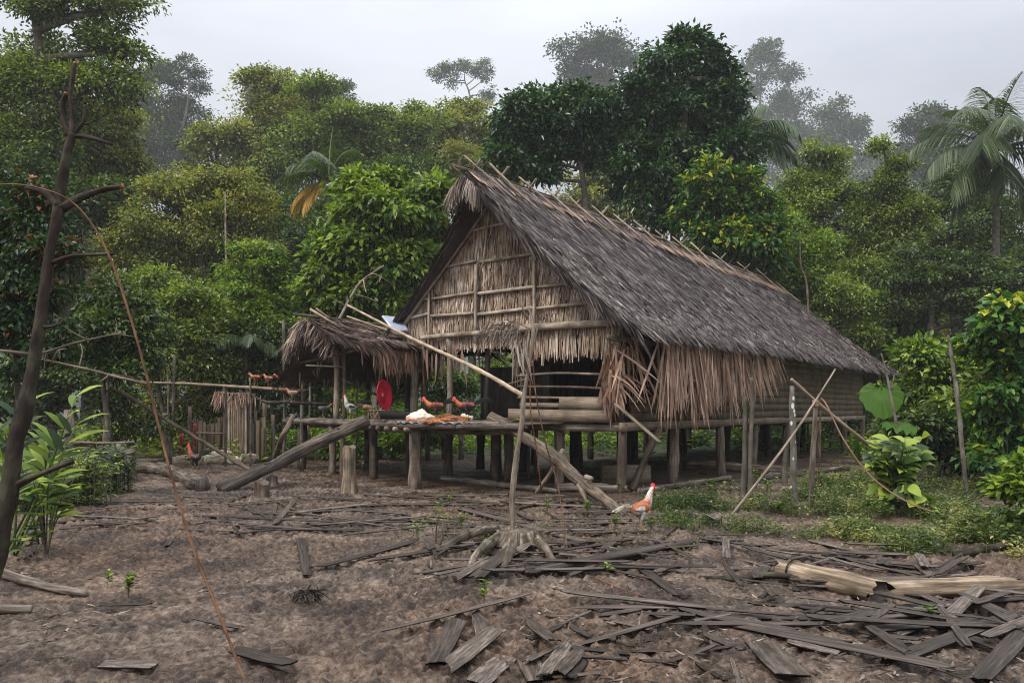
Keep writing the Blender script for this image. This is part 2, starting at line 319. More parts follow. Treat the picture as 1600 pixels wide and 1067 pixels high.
LF['pink'] = mat_leaf('leaf_pinkish', [(.1, (.08, .12, .03)), (.5, (.2, .23, .06)), (.75, (.3, .26, .09)), (.95, (.36, .2, .13))], .5, .35)
LF['palm'] = mat_leaf('leaf_palm', [(.1, (.025, .045, .016)), (.5, (.06, .095, .032)), (.9, (.15, .19, .07))], .38, .3)
LF['orange'] = mat_leaf('leaf_orange', [(.1, (.3, .16, .03)), (.5, (.5, .28, .05)), (.9, (.6, .4, .1))], .5, .3)
LF['ground'] = mat_leaf('leaf_weed', [(.1, (.018, .034, .010)), (.45, (.060, .092, .024)), (.8, (.15, .18, .055)), (1., (.36, .31, .11))], .5, .3)
LF['taro'] = mat_leaf('leaf_taro', [(.2, (.03, .085, .012)), (.8, (.10, .21, .025))], .4, .55)
LF['redtip'] = mat_leaf('leaf_red_tip', [(.1, (.010, .025, .008)), (.6, (.028, .065, .016)), (.88, (.06, .11, .03)), (.97, (.3, .06, .02))], .38, .25)

# ------------------------------------------------------------------ the ground: one sheet out to the horizon
def ground():
    ys = [-40, -20, -10, -4, 0, 2, 3.4]; y = 4.0
    while y < 40: ys.append(y); y += .0031 * y + (.0 if y < 16 else .03)
    while y < 1500: ys.append(y); y *= 1.06
    xs = list(np.arange(-6.6, 7.8, .020)); a, st = xs[0], .05
    lo = []; hi = []; b = xs[-1]
    while a > -1500: a -= st; lo.append(a); b += st; hi.append(b); st *= 1.045
    xs = np.array(lo[::-1] + xs + hi); ys = np.array(ys); X, Y = np.meshgrid(xs, ys); Z = gz(X, Y)
    n, m = X.shape; i = (np.arange(n - 1) * m)[:, None] + np.arange(m - 1)[None]
    Q = np.stack([i, i + 1, i + m + 1, i + m], -1).reshape(-1, 4)
    mt, nt = newmat('mud_ground'); l = nt.links.new
    tx = nd(nt, 'ShaderNodeTexCoord')
    n1 = nd(nt, 'ShaderNodeTexNoise', Scale=1.1, Detail=9.0, Roughness=.62); n2 = nd(nt, 'ShaderNodeTexNoise', Scale=16.0, Detail=8.0, Roughness=.7); n3 = nd(nt, 'ShaderNodeTexNoise', Scale=.28, Detail=4.0)
    n4 = nd(nt, 'ShaderNodeTexNoise', Scale=48.0, Detail=5.0, Roughness=.75)
    for q in (n1, n2, n3, n4): l(tx.outputs['Object'], q.inputs['Vector'])
    mixn = nd(nt, 'ShaderNodeMath', operation='MULTIPLY_ADD'); mixn.inputs[1].default_value = .62; l(n2.outputs[0], mixn.inputs[0])
    h = nd(nt, 'ShaderNodeMath', operation='MULTIPLY'); h.inputs[1].default_value = .5; l(n1.outputs[0], h.inputs[0]); l(h.outputs[0], mixn.inputs[2])
    c = ramp(nt, [(.41, (.011, .007, .0045)), (.52, (.057, .038, .026)), (.60, (.135, .097, .069)), (.72, (.29, .232, .182))]); l(mixn.outputs[0], c.inputs[0])
    red = ramp(nt, [(.4, (1, 1, 1)), (.62, (1.0, .87, .77))]); l(n3.outputs[0], red.inputs[0])
    mm = nd(nt, 'ShaderNodeMix', data_type='RGBA', blend_type='MULTIPLY'); mm.inputs[0].default_value = 1; l(c.outputs[0], mm.inputs[6]); l(red.outputs[0], mm.inputs[7])
    sy_ = nd(nt, 'ShaderNodeSeparateXYZ'); l(tx.outputs['Object'], sy_.inputs[0]); fy_ = nd(nt, 'ShaderNodeMath', operation='MULTIPLY_ADD'); fy_.inputs[1].default_value = 9; l(n1.outputs[0], fy_.inputs[0]); l(sy_.outputs[1], fy_.inputs[2])
    fm_ = nd(nt, 'ShaderNodeMapRange'); fm_.inputs[1].default_value = 31; fm_.inputs[2].default_value = 37; l(fy_.outputs[0], fm_.inputs[0])
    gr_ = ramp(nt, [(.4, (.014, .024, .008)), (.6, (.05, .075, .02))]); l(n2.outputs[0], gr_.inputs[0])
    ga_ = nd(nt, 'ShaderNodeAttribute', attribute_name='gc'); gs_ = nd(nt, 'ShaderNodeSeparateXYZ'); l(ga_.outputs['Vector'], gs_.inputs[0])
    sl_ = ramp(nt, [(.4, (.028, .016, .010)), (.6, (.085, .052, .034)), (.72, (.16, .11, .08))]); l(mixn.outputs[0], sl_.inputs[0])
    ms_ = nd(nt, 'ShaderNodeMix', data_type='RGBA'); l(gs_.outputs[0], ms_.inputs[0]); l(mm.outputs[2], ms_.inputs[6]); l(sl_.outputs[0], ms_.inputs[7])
    # dark blotches in the colour stand in for shaded footprint holes with wet mud
    wd_ = nd(nt, 'ShaderNodeVectorMath', operation='MULTIPLY_ADD'); wd_.inputs[1].default_value = (.16, .16, 0); l(n2.outputs[1], wd_.inputs[0]); l(tx.outputs['Object'], wd_.inputs[2])
    vo_ = nd(nt, 'ShaderNodeTexVoronoi', Scale=7.5, Randomness=1.0); l(wd_.outputs[0], vo_.inputs['Vector'])
    th_ = nd(nt, 'ShaderNodeMath', operation='MULTIPLY_ADD'); th_.inputs[1].default_value = -1.1; th_.inputs[2].default_value = 1.0; l(n1.outputs[0], th_.inputs[0])
    df_ = nd(nt, 'ShaderNodeMath', operation='SUBTRACT'); l(vo_.outputs['Distance'], df_.inputs[0]); l(th_.outputs[0], df_.inputs[1])
    wm_ = nd(nt, 'ShaderNodeMapRange'); wm_.inputs[1].default_value = -.27; wm_.inputs[2].default_value = -.17; wm_.inputs[3].default_value = .75; wm_.inputs[4].default_value = 0.0; l(df_.outputs[0], wm_.inputs[0])
    mw_ = nd(nt, 'ShaderNodeMix', data_type='RGBA'); l(wm_.outputs[0], mw_.inputs[0]); l(ms_.outputs[2], mw_.inputs[6]); mw_.inputs[7].default_value = (.030, .021, .015, 1)
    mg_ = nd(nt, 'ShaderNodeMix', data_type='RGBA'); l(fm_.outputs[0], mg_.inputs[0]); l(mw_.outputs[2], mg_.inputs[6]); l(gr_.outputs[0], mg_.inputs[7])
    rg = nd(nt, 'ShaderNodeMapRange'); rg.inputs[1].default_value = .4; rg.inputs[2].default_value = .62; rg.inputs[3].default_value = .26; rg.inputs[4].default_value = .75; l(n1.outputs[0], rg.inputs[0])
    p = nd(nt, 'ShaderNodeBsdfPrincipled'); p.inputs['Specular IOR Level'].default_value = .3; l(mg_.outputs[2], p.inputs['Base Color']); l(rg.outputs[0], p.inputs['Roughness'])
    ad = nd(nt, 'ShaderNodeMath', operation='MULTIPLY_ADD'); ad.inputs[1].default_value = .5; l(n4.outputs[0], ad.inputs[0]); l(n2.outputs[0], ad.inputs[2])
    bp = nd(nt, 'ShaderNodeBump', Strength=.7, Distance=.06); l(ad.outputs[0], bp.inputs['Height']); l(bp.outputs[0], p.inputs['Normal'])
    o = nd(nt, 'ShaderNodeOutputMaterial'); l(p.outputs[0], o.inputs[0])
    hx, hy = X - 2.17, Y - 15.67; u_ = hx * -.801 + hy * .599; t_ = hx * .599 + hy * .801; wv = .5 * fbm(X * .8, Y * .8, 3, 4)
    soil = sst(-1.6, -.7, u_ + wv) * (1 - sst(6.8, 7.8, u_ + wv)) * sst(-1.9, -.9, t_ + wv) * (1 - sst(20, 21.5, t_ + wv))  # reddish soil colour, also darkened to paint the shade under the house
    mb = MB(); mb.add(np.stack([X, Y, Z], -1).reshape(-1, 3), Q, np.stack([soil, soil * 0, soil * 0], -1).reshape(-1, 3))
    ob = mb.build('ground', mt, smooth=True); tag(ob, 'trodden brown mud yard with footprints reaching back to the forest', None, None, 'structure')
ground()

# ------------------------------------------------------------------ the long house
C0 = A(2.17, 15.67, 0); GD = A(-.801, .599, 0); SD = A(.599, .801, 0); UP = A(0, 0, 1)
def hp(u, t, z): return C0 + GD * u + SD * t + UP * z
def hpv(u, t, z): return C0 + np.multiply.outer(u, GD) + np.multiply.outer(t, SD) + np.multiply.outer(z, UP)
house = thing('stilt_house', 'long thatched stilt house with pale leaf gable and steep dark roof', 'stilt house', hp(3, 0, 0))

def roof_slope(side, name, t0f, t1f, e, rows, dens, zr=6.6, uc=3.0, k=.946, par=house, mat='thatch', tilt=.10, Ls=(.3, .58)):
    """side +1: the slope that falls to the right of the ridge (u smaller)"""
    mb = MB(); W = e
    def pt(b, t, off=0.):
        u = uc - side * W * b; z = zr - k * W * b - .16 * np.sin(np.pi * b) * (W / 3.7) + .09 * sst(.8, 1, b) - (.42 * np.clip((-.9 - np.asarray(t, float)) / .9, 0, 1) ** 2 if par is house else 0)
        n = nrm(A(*( -GD * side * k + UP)))
        p = hpv(np.atleast_1d(u), np.atleast_1d(t), np.atleast_1d(z) + .05 * fbm(np.atleast_1d(t) * .5, np.atleast_1d(b) * 3, 2, 3))
        return p + n * np.atleast_1d(off)[:, None]
    n_ = nrm(A(*(-GD * side * k + UP)))
    # backing slab
    nb, nt_ = 12, 40; b = np.linspace(0, 1, nb + 1); V = []; g = []
    for layer in (0, -.12):
        for bb in b:
            t = np.linspace(t0f(bb), t1f(bb), nt_ + 1); V.append(pt(np.full(nt_ + 1, bb), t, np.full(nt_ + 1, layer - .02))); g.append(np.stack([np.full(nt_ + 1, bb * W), t, t * 0 + .2], -1))
    V = np.concatenate(V); g = np.concatenate(g); m_ = nt_ + 1
    i = (np.arange(nb) * m_)[:, None] + np.arange(nt_)[None]; Q = np.stack([i, i + 1, i + m_ + 1, i + m_], -1).reshape(-1, 4); off = (nb + 1) * m_
    ed = []
    for a in range(nb): ed += [(a * m_, (a + 1) * m_, (a + 1) * m_ + off, a * m_ + off), (a * m_ + nt_, (a + 1) * m_ + nt_, (a + 1) * m_ + nt_ + off, a * m_ + nt_ + off)]
    for a in range(nt_): ed += [(a, a + 1, a + 1 + off, a + off), (nb * m_ + a, nb * m_ + a + 1, nb * m_ + a + 1 + off, nb * m_ + a + off)]
    mb.add(V, [Q, Q[:, ::-1] + off, np.array(ed)], g)
    # strands, row over row from the eave up
    ds = -nrm(pt(0., 0.) - pt(1., 0.))[0]
    bb = np.repeat(np.linspace(1.0, .0, rows), 1)
    for r_, b_ in enumerate(bb):
        ta, tb = t0f(b_), t1f(b_); n = int((tb - ta) * dens); t = ta + (tb - ta) * rng.random(n)
        bj = np.clip(b_ + (rng.random(n) - .5) * .03, 0, 1.01)
        D = ds + SD * (rng.normal(size=(n, 1)) * .24 + tilt) + n_ * (rng.random((n, 1)) * .10 - .02)
        if r_ < 2: D = D - UP * rng.random((n, 1)) * .35
        Lr = rng.uniform(*Ls, n); Wd = rng.uniform(.018, .046, n)
        ribbons(mb, pt(bj, t, .015 + .05 * rng.random(n)), D, n_ + rng.normal(size=(n, 3)) * .25, Lr, Wd, sag=.05, segs=1, prof=[1, .35], rnd=np.clip(rng.beta(1.0, 1.7, n) + .1 * fbm(t * .8, bj * 5, 2, 1), 0, 1))
    # ragged verge
    for (tf, sg) in ((t0f, -1), (t1f, 1)):
        n = 260; b_ = rng.random(n); t = np.array([tf(x) for x in b_])
        D = ds * .9 + SD * sg * rng.uniform(.0, .35, (n, 1)) - UP * rng.random((n, 1)) * .3
        ribbons(mb, pt(b_, t, .0 - .1 * rng.random(n)), D, n_ + rng.normal(size=(n, 3)) * .4, rng.uniform(.25, .6, n), rng.uniform(.015, .035, n), sag=.15, segs=2, prof=[1, .8, .2], rnd=rng.random(n) * .45)
    return mb.build(name, M[mat], par)
main_slope = roof_slope(1, 'roof_slope', lambda b: -1.3 + .55 * b, lambda b: 18.2 + 3.5 * b, 3.75, 60, 48, Ls=(.18, .40))
roof_slope(-1, 'roof_slope', lambda b: float(np.interp(b, [0, .12, .3, .6, 1], [-1.2, -.85, -.55, -.38, -.28])), lambda b: 18.2 + 2.6 * b, 3.02, 18, 16)
# hood of drooping leaf over the front peak
mb = MB(); n = 620; a = rng.uniform(-.75, .9, n); tt = rng.uniform(-1.35, -1.0, n); wz = np.abs(a) * .946 * .42
ribbons(mb, hpv(3 - a * .42, tt, 6.46 - wz + .05 * rng.random(n)), -SD * .38 + GD * (-a * .28)[:, None] - UP * rng.uniform(.25, 1.2, (n, 1)), UP + rng.normal(size=(n, 3)) * .4 - SD * .8, rng.uniform(.15, .38, n), rng.uniform(.012, .03, n), sag=.6, segs=3, prof=[1, .9, .7, .2])
mb.build('gable_hood', M['frond_grey'], main_slope)
# ridge cap of pale strips
mb = MB(); n = 1100; t = rng.uniform(-1.2, 18.2, n); s_ = np.where(rng.random(n) < .75, -1, 1)
ribbons(mb, hpv(3 + s_ * -.03, t, np.full(n, 6.64)), GD * s_[:, None] - UP * .80 + SD * rng.normal(size=(n, 1)) * .25, UP + GD * s_[:, None] * .5, rng.uniform(.3, .75, n) + .35 * (t > 7) * rng.random(n), rng.uniform(.03, .09, n), segs=2, prof=[1, 1, .6])
mb.build('ridge_cap', M['frond_dry'], main_slope)
mb = MB(); tube(mb, [hp(3, -1.45, 6.48), hp(3, -1.0, 6.62), hp(3.02, 6, 6.70), hp(2.98, 12, 6.66), hp(3, 18.3, 6.68)], .03, 6); tube(mb, [hp(3.08, -1.5, 6.50), hp(3.06, -1.0, 6.7), hp(3.05, 5, 6.74), hp(3.1, 9, 6.7)], .018, 6); mb.build('ridge_pole', M['post'], main_slope)
kk = [-.9, -.1, .95, 2.0, 3.05, 4.15, 5.3, 6.5, 7.8, 9.1, 10.6, 12.2, 14.6, 16.3, 17.4]
for i, t in enumerate(kk):
    t += rng.normal() * .08; j = rng.normal(size=4) * .06; Ls_ = 1.15 + .5 * rng.random(); d = A(*(-GD)) - UP * .93; d = d / np.linalg.norm(d); tl = SD * (.18 + j[0] * 2)
    mb = MB(); p = hp(3.0, t, 6.78)
    if i % 3 == 1: tube(mb, [p - (d + tl * .2) * .32 + UP * .04, p + tl * .1 + UP * .02, p + (d + tl) * .7 - UP * .02, p + (d + tl) * Ls_], [.027, .03, .025, .015], 6, wob=.15)
    else: box(mb, p - (d + tl * .2) * .3, p + (d + tl) * Ls_, .066, .024, (A(*(-GD)) * .93 + UP), segs=4, jag=.05)
    mb.build('ridge_stick', M['bamboo'], main_slope)
    mb = MB(); q = hp(3.0, t + .07, 6.70); d2 = GD - UP * .93; d2 = d2 / np.linalg.norm(d2); box(mb, q - d2 * (.27 + j[1]) , q + d2 * .5, .06, .03, GD * .93 + UP, segs=2, jag=.03); mb.build('ridge_stick', M['pole'], main_slope)

# gable wall of hanging leaf strips
def roofz(u): return 6.6 - .946 * np.abs(u - 3) - .12
mb = MB()
for row, z0 in enumerate(np.arange(3.0, 6.5, .235)):
    uA = max(.03, 3 - (6.42 - z0) / .946); uB = min(5.95, 3 + (6.42 - z0) / .946)
    if uB - uA < .15: continue
    zt = z0 + .32
    for lay in range(2):
        n = int((uB - uA) * 46); u = rng.uniform(uA, uB, n); top = np.minimum(zt + rng.normal(size=n) * .03, roofz(u) + .05)
        lean = .42 * np.clip((2.3 - u) / 2.3, 0, 1) * np.clip((z0 - 3.1) / 1.2, 0, 1) - .12 * np.clip((u - 3.5) / 2, 0, 1)
        Lr = rng.uniform(.34, .5, n)
        if row == 0: Lr = rng.uniform(.42, .62, n) * np.where(u < 2.45, 1.12, .62)
        D = -UP + GD * (lean + rng.normal(size=n) * .09)[:, None] - SD * rng.uniform(.0, .10, (n, 1))
        ribbons(mb, hpv(u, -.045 - .03 * rng.random(n), top), D, -SD + rng.normal(size=(n, 3)) * .3, Lr, rng.uniform(.02, .045, n), segs=2, prof=[1, 1, .5], rnd=np.clip(rng.beta(2, 2, n) + .25 * fbm(u * 2.2, z0 + 0 * u, 2, 2) - .1 * (row % 2), 0, 1))
V = [hp(.02, .0, 2.95), hp(5.95, 0, 3.15), hp(5.95, 0, 3.6), hp(3, 0, 6.38), hp(.02, 0, 3.6)]; V2 = [v + SD * .05 for v in V]
mb.add(V + V2, [np.array([[0, 1, 2, 3, 4], [9, 8, 7, 6, 5]]), np.array([[0, 1, 6, 5], [1, 2, 7, 6], [2, 3, 8, 7], [3, 4, 9, 8], [4, 0, 5, 9]])], A(0, 0, .1))
gable = mb.build('gable_wall', M['thatch_tan'], house)
def hpole(name, pts, r, mat='bamboo', sides=7, lab=None, par=None, **k):
    mb = MB(); tube(mb, [hp(*p) for p in pts], r, sides, **k); o = mb.build(name, M[mat], par or house, smooth=True)
    if lab: o['label'] = lab
    return o
for pts, r in (([(3.05, -.16, 6.38), (-.05, -.16, 3.42)], .04), ([(2.95, -.17, 6.36), (5.95, -.17, 3.5)], .04),
               ([(-.12, -.2, 3.34), (2.3, -.2, 3.36)], .062), ([(2.25, -.19, 3.33), (5.2, -.19, 3.31)], .05),
               ([(.5, -.13, 3.78), (1.95, -.14, 3.76)], .028), ([(2.0, -.14, 3.78), (3.55, -.14, 3.74)], .032), ([(3.6, -.14, 3.78), (4.95, -.14, 3.8)], .028), ([(5.05, -.14, 3.86), (5.7, -.14, 3.8)], .03),
               ([(.95, -.13, 4.2), (1.95, -.13, 4.21)], .025), ([(2.0, -.14, 4.22), (3.55, -.14, 4.20)], .03), ([(3.6, -.13, 4.24), (4.95, -.13, 4.2)], .025), ([(5.02, -.14, 4.22), (5.35, -.14, 4.18)], .025),
               ([(1.75, -.13, 4.92), (3.55, -.13, 4.9)], .028), ([(3.6, -.13, 4.94), (4.55, -.13, 4.9)], .026), ([(2.55, -.13, 5.68), (3.95, -.13, 5.62)], .026),
               ([(2.0, -.17, 3.2), (2.0, -.17, 5.05)], .03), ([(3.6, -.17, 3.1), (3.58, -.17, 4.85)], .032), ([(3.4, -.15, 4.8), (3.2, -.15, 6.1)], .02), ([(5.0, -.17, 3.25), (5.0, -.17, 4.35)], .024)):
    hpole('gable_pole', pts, r * 1.22, 'palepole', par=gable)
# inner frame and rafters seen from below
for t in np.arange(.4, 19, 2.3):
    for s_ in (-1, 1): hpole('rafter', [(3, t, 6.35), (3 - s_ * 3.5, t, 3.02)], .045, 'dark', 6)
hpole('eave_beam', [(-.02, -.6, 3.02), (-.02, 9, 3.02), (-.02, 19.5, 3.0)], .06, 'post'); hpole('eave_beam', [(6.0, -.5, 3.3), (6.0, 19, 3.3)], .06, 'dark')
# floor, sills, posts
def hbox(name, p0, p1, w, t, up=(0, 0, 1), mat='rail', lab=None, **k):
    mb = MB(); box(mb, hp(*p0), hp(*p1), w, t, up, **k); o = mb.build(name, M[mat], house)
    if lab: o['label'] = lab
    return o
mb = MB()
for k in range(40): box(mb, hp(.02, .15 + k * .475, 1.36), hp(5.98, .15 + k * .475, 1.36), .45, .035)
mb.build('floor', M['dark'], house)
hbox('sill_beam', (-.05, -.15, 1.30), (-.05, 9.5, 1.30), .09, .17, segs=6); hbox('sill_beam', (-.05, 9.52, 1.29), (-.05, 19.2, 1.27), .09, .16, segs=6)
hbox('sill_beam', (-.1, -.02, 1.27), (6.1, -.02, 1.25), .1, .14, mat='post', segs=4)
for tt_ in np.arange(1.5, 19, 2.6): hpole('floor_joist', [(-.2, tt_, 1.2), (6.2, tt_, 1.2)], .05, 'dark', 6)
pt_ = [(u, t + (rng.normal() * .12 if u else 0)) for u in (0,) for t in (0, 2.35, 4.9, 7.3, 10.0, 13.2, 16.4, 19.)] + [(u, t + rng.normal() * .15) for u in (1.5, 3.0, 4.5, 6.0) for t in (.15, 2.9, 5.8, 8.9, 12.5, 16.5)]
for (u, t) in pt_:
    b = hp(u, t, 0); z0 = float(gz(b[0], b[1])) - .15; r = .085 + .03 * rng.random(); lx = rng.normal() * .03
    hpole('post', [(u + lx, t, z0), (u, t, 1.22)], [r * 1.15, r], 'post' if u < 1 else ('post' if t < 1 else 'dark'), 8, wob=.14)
for t in (0., 2.4, 5.4): hpole('corner_post', [(0.05, t + .02, 1.4), (.05, t + .02, 3.05)], .07, 'post')
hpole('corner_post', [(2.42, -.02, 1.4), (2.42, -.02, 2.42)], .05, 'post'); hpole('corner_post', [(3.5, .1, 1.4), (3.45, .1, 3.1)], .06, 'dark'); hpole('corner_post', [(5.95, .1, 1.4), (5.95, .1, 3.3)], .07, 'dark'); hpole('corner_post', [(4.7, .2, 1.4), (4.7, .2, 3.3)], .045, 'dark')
hpole('brace', [(-.35, .9, 1.25), (-.1, .2, .05)], .075, 'post', wob=.15)
hbox('loose_plank', (-.05, -.35, 1.75), (-1.05, -.5, 1.05), .1, .03, (0, 0, 1), segs=3, jag=.04, mat='rail')
# front rail of the veranda
hpole('rail', [(2.55, -.06, 2.36), (1.5, -.07, 2.39), (.45, -.06, 2.34)], .026, 'pole'); hpole('rail', [(2.5, -.06, 2.13), (1.2, -.07, 2.10), (.1, -.06, 2.04)], .028, 'pole'); hpole('rail', [(3.0, -.05, 2.15), (2.3, -.05, 2.28)], .02, 'pole')
hbox('rail_board', (2.5, -.06, 1.90), (.3, -.06, 1.86), .035, .05, mat='rail', segs=3); hbox('rail_board', (2.45, -.06, 1.73), (1.4, -.06, 1.72), .03, .10, mat='rail', segs=3)
hbox('rail_board', (1.42, -.09, 1.76), (.36, -.09, 1.74), .03, .24, mat='rail', segs=3); hbox('sill_board', (2.7, -.14, 1.53), (.2, -.14, 1.50), .035, .24, mat='rail', segs=5)
# side wall of horizontal boards
mb = MB()
for k in range(9):
    z = 1.47 + k * .19; box(mb, hp(-.03 - .004 * (k % 2), 6.2 + .1 * rng.random(), z), hp(-.03 - .004 * (k % 2), 12.6, z + .02), .03, .1893, rnd=.3 + .15 * rng.random(), segs=4); box(mb, hp(-.03 - .004 * ((k + 1) % 2), 12.62, z + .01), hp(-.03, 19.1, z - .02), .03, .1893, rnd=.3 + .15 * rng.random(), segs=4)
mb.build('side_wall', M['wall'], house)
mb = MB()
for k in range(3): box(mb, hp(-.03, .3, 1.48 + k * .17), hp(-.03, 6.2, 1.48 + k * .17), .03, .165, rnd=rng.random() * .4, segs=4)
mb.build('half_wall', M['wall'], house)
hpole('rail', [(0, 0, 2.15), (0, 3, 2.12), (0, 6.2, 2.2)], .03, 'post'); hpole('rail', [(0, 0, 2.5), (0, 6.2, 2.55)], .025, 'post')
for (nm, u0, u1, t, z0, z1, mt) in (('partition_wall', -.0, 5.4, 4.6, 1.4, 5.9, 'dark'), ('partition_screen', 2.35, 4.45, .95, 1.4, 2.62, 'dark')):
    mb = MB(); n = int((u1 - u0) / .2)
    for k in range(n):
        u = u0 + (k + .5) * .2; zt = min(z1, float(roofz(u)) - .1); box(mb, hp(u, t, z0), hp(u, t, zt), .195, .03, SD)
    mb.build(nm, M[mt], house)
# rear end: hanging thatch skirt
mb = MB(); n = 420; u = rng.uniform(-.5, 3.2, n); ribbons(mb, hpv(u, 19.6 + .9 * rng.random(n), 3.0 + .9 * np.clip((u + .6) / 3.6, 0, 1)), -UP + rng.normal(size=(n, 3)) * .1, -SD + rng.normal(size=(n, 3)) * .3, rng.uniform(.5, 1.1, n), rng.uniform(.04, .09, n), segs=2, prof=[1, 1, .3]); mb.build('eave_skirt', M['thatch'], house)

def hang(mb, p0s, D, Lr, W, sag, n3=5):
    n = len(p0s); ribbons(mb, p0s, D, -SD * .6 - A(*(-GD)) * -.8 + rng.normal(size=(n, 3)) * .5, Lr, W, sag=sag, segs=n3, prof=[.5, 1, 1, .9, .6, .08])
# curtain of dry palm leaf along the right eave
def curtain(t0, t1, n, Lr, zt, uo, par, fan=0.):
    mb = MB(); t = rng.uniform(t0, t1, n); fr = (t - t0) / (t1 - t0)
    D = -UP * 1.0 + SD * (rng.normal(size=n) * .19 - .30 * (1 - fr) + .12 + fan * sst(.7, 1, fr))[:, None] - GD * rng.uniform(-.02, .22, (n, 1))
    LL = rng.uniform(*Lr, n) * (1.12 - .42 * fr) * (.72 + .45 * vn(t * 2.3, t * 0, 1))
    hang(mb, hpv(uo + rng.normal(size=n) * .05, t, zt + rng.normal(size=n) * .07), D, LL, rng.uniform(.022, .052, n), rng.uniform(-.05, .08, n))
    tube(mb, [hp(uo, t0 - .2, zt + .1), hp(uo - .02, t1 + .3, zt + .05)], .03, 6)
    return mb.build('palm_leaf_curtain', M['frond_dry'], par)
curtain(.55, 7.4, 270, (1.25, 1.75), 3.02, -.62, house, .95); curtain(.6, 5.2, 110, (1.2, 1.8), 2.95, -.45, house, .2); curtain(2.0, 3.2, 34, (.7, 1.0), 2.15, -.6, house)
mb = MB(); n = 34; t = rng.uniform(-.5, .7, n)
hang(mb, hpv(-.15 + .25 * rng.normal(size=n) * .5, t * .6, 2.95 + rng.normal(size=n) * .12), -UP * 1. + rng.normal(size=(n, 3)) * .30 + SD * .2, rng.uniform(.5, 1.35, n), rng.uniform(.025, .05, n), .15)
hang(mb, hpv(.1 + rng.normal(size=12) * .05, rng.normal(size=12) * .1 - .1, 2.1 + rng.random(12) * .3), -GD * .9 + rng.normal(size=(12, 3)) * .3, rng.uniform(.4, .75, 12), .04, .55); mb.build('dry_frond', M['frond_dry'], house)
mb = MB(); n = 150; z = rng.uniform(1.9, 2.95, n); hang(mb, hpv(.15 + rng.normal(size=n) * .09, -.12 + rng.normal(size=n) * .04, z), -UP + rng.normal(size=(n, 3)) * .22, rng.uniform(.3, .65, n), rng.uniform(.035, .07, n), .05); mb.build('dry_leaf_bundle', M['frond_dry'], house)

# ------------------------------------------------------------------ the timber deck in front
deck = thing('timber_deck', 'raised deck of rough poles and boards in front of the gable', 'deck', hp(5, -1, 0))
def dpart(name, f, mat, smooth=False, lab=None, par=None):
    mb = MB(); f(mb); o = mb.build(name, M[mat], par or deck, smooth)
    if lab: o['label'] = lab
    return o
edge = [(9.7, -.55), (6.4, -1.15), (3.8, -2.15), (2.6, -2.05), (1.3, -1.7)]
def et(u): 
    us = [e_[0] for e_ in edge][::-1]; ts = [e_[1] for e_ in edge][::-1]; return float(np.interp(u, us, ts))
u = 1.35
while u < 9.7:
    w = .16 + .1 * rng.random(); t0 = et(u) + .02; z = 1.36 + .012 * rng.normal()
    dpart('deck_board', lambda mb: box(mb, hp(u, t0 + .05 * rng.random(), z), hp(u + .05 * rng.normal(), -.12 if u < 6 else 1.4, z), w - .012, .035, segs=2, jag=.05), 'rail' if rng.random() < .6 else 'post'); u += w
for a, b in zip(edge[:-1], edge[1:]):
    dpart('edge_beam', lambda mb: tube(mb, [hp(a[0] + .1, a[1] - .03, 1.31), hp((a[0] + b[0]) / 2, (a[1] + b[1]) / 2 - .05, 1.33), hp(b[0] - .1, b[1] - .03, 1.31)], [.075, .09, .07], 8, wob=.12), 'log', True)
for k, (a, b) in enumerate((((9.3, -.2), (6.0, -.9)), ((6.3, -.95), (4.0, -1.9)), ((4.2, -1.85), (1.5, -1.5)))):
    dpart('deck_joist', lambda mb: tube(mb, [hp(a[0], a[1] + .1, 1.2), hp(b[0], b[1] + .1, 1.2)], .06, 8, wob=.12), 'log', True)
for k in range(7):                                # pole ends that poke out under the edge
    uu = 6.2 - k * .42; dpart('pole_end', lambda mb: tube(mb, [hp(uu, et(uu) - .16, 1.235), hp(uu, -.2, 1.235)], .05, 7), 'pole', True)
for (px, pb, r, tp) in ((471, 737, .12, 1.3), (520, 744, .085, 1.3), (536, 746, .07, 1.25), (584, 750, .10, 1.25), (574, 732, .09, 1.2), (648, 765, .125, 1.27), (775, 750, .12, 1.25), (668, 722, .07, 1.2), (694, 720, .07, 1.2), (720, 718, .07, 1.2), (826, 748, .035, 1.2), (836, 742, .035, 1.2)):
    b = G(px, pb); dpart('post', lambda mb: tube(mb, [b - UP * .2, A(b[0] + .02 * rng.normal(), b[1], tp)], [r * 1.1, r], 9, wob=.12), 'post', True)
# corrugated edge of split palm trunk
mb = MB(); n = 60; us = np.linspace(4.1, 1.6, n); V = []; g = []
for k, uu in enumerate(us):
    z = 1.415 + .018 * math.sin(k * 1.3); t0 = et(uu) - .12
    for tt_, dz in ((t0, -.03), (t0 + .9, .0), (t0 + .9, -.02), (t0, -.05)): V.append(hp(uu, tt_, z + dz)); g.append((uu, tt_, .3))
Q = [(k * 4 + j, k * 4 + (j + 1) % 4, k * 4 + 4 + (j + 1) % 4, k * 4 + 4 + j) for k in range(n - 1) for j in range(4)]
mb.add(V, np.array(Q), np.array(g)); mb.build('corrugated_sheet', mat_plain('dull_iron', (.10, .10, .10), .5, 0, (.2, .19, .18), 5., .3), deck)

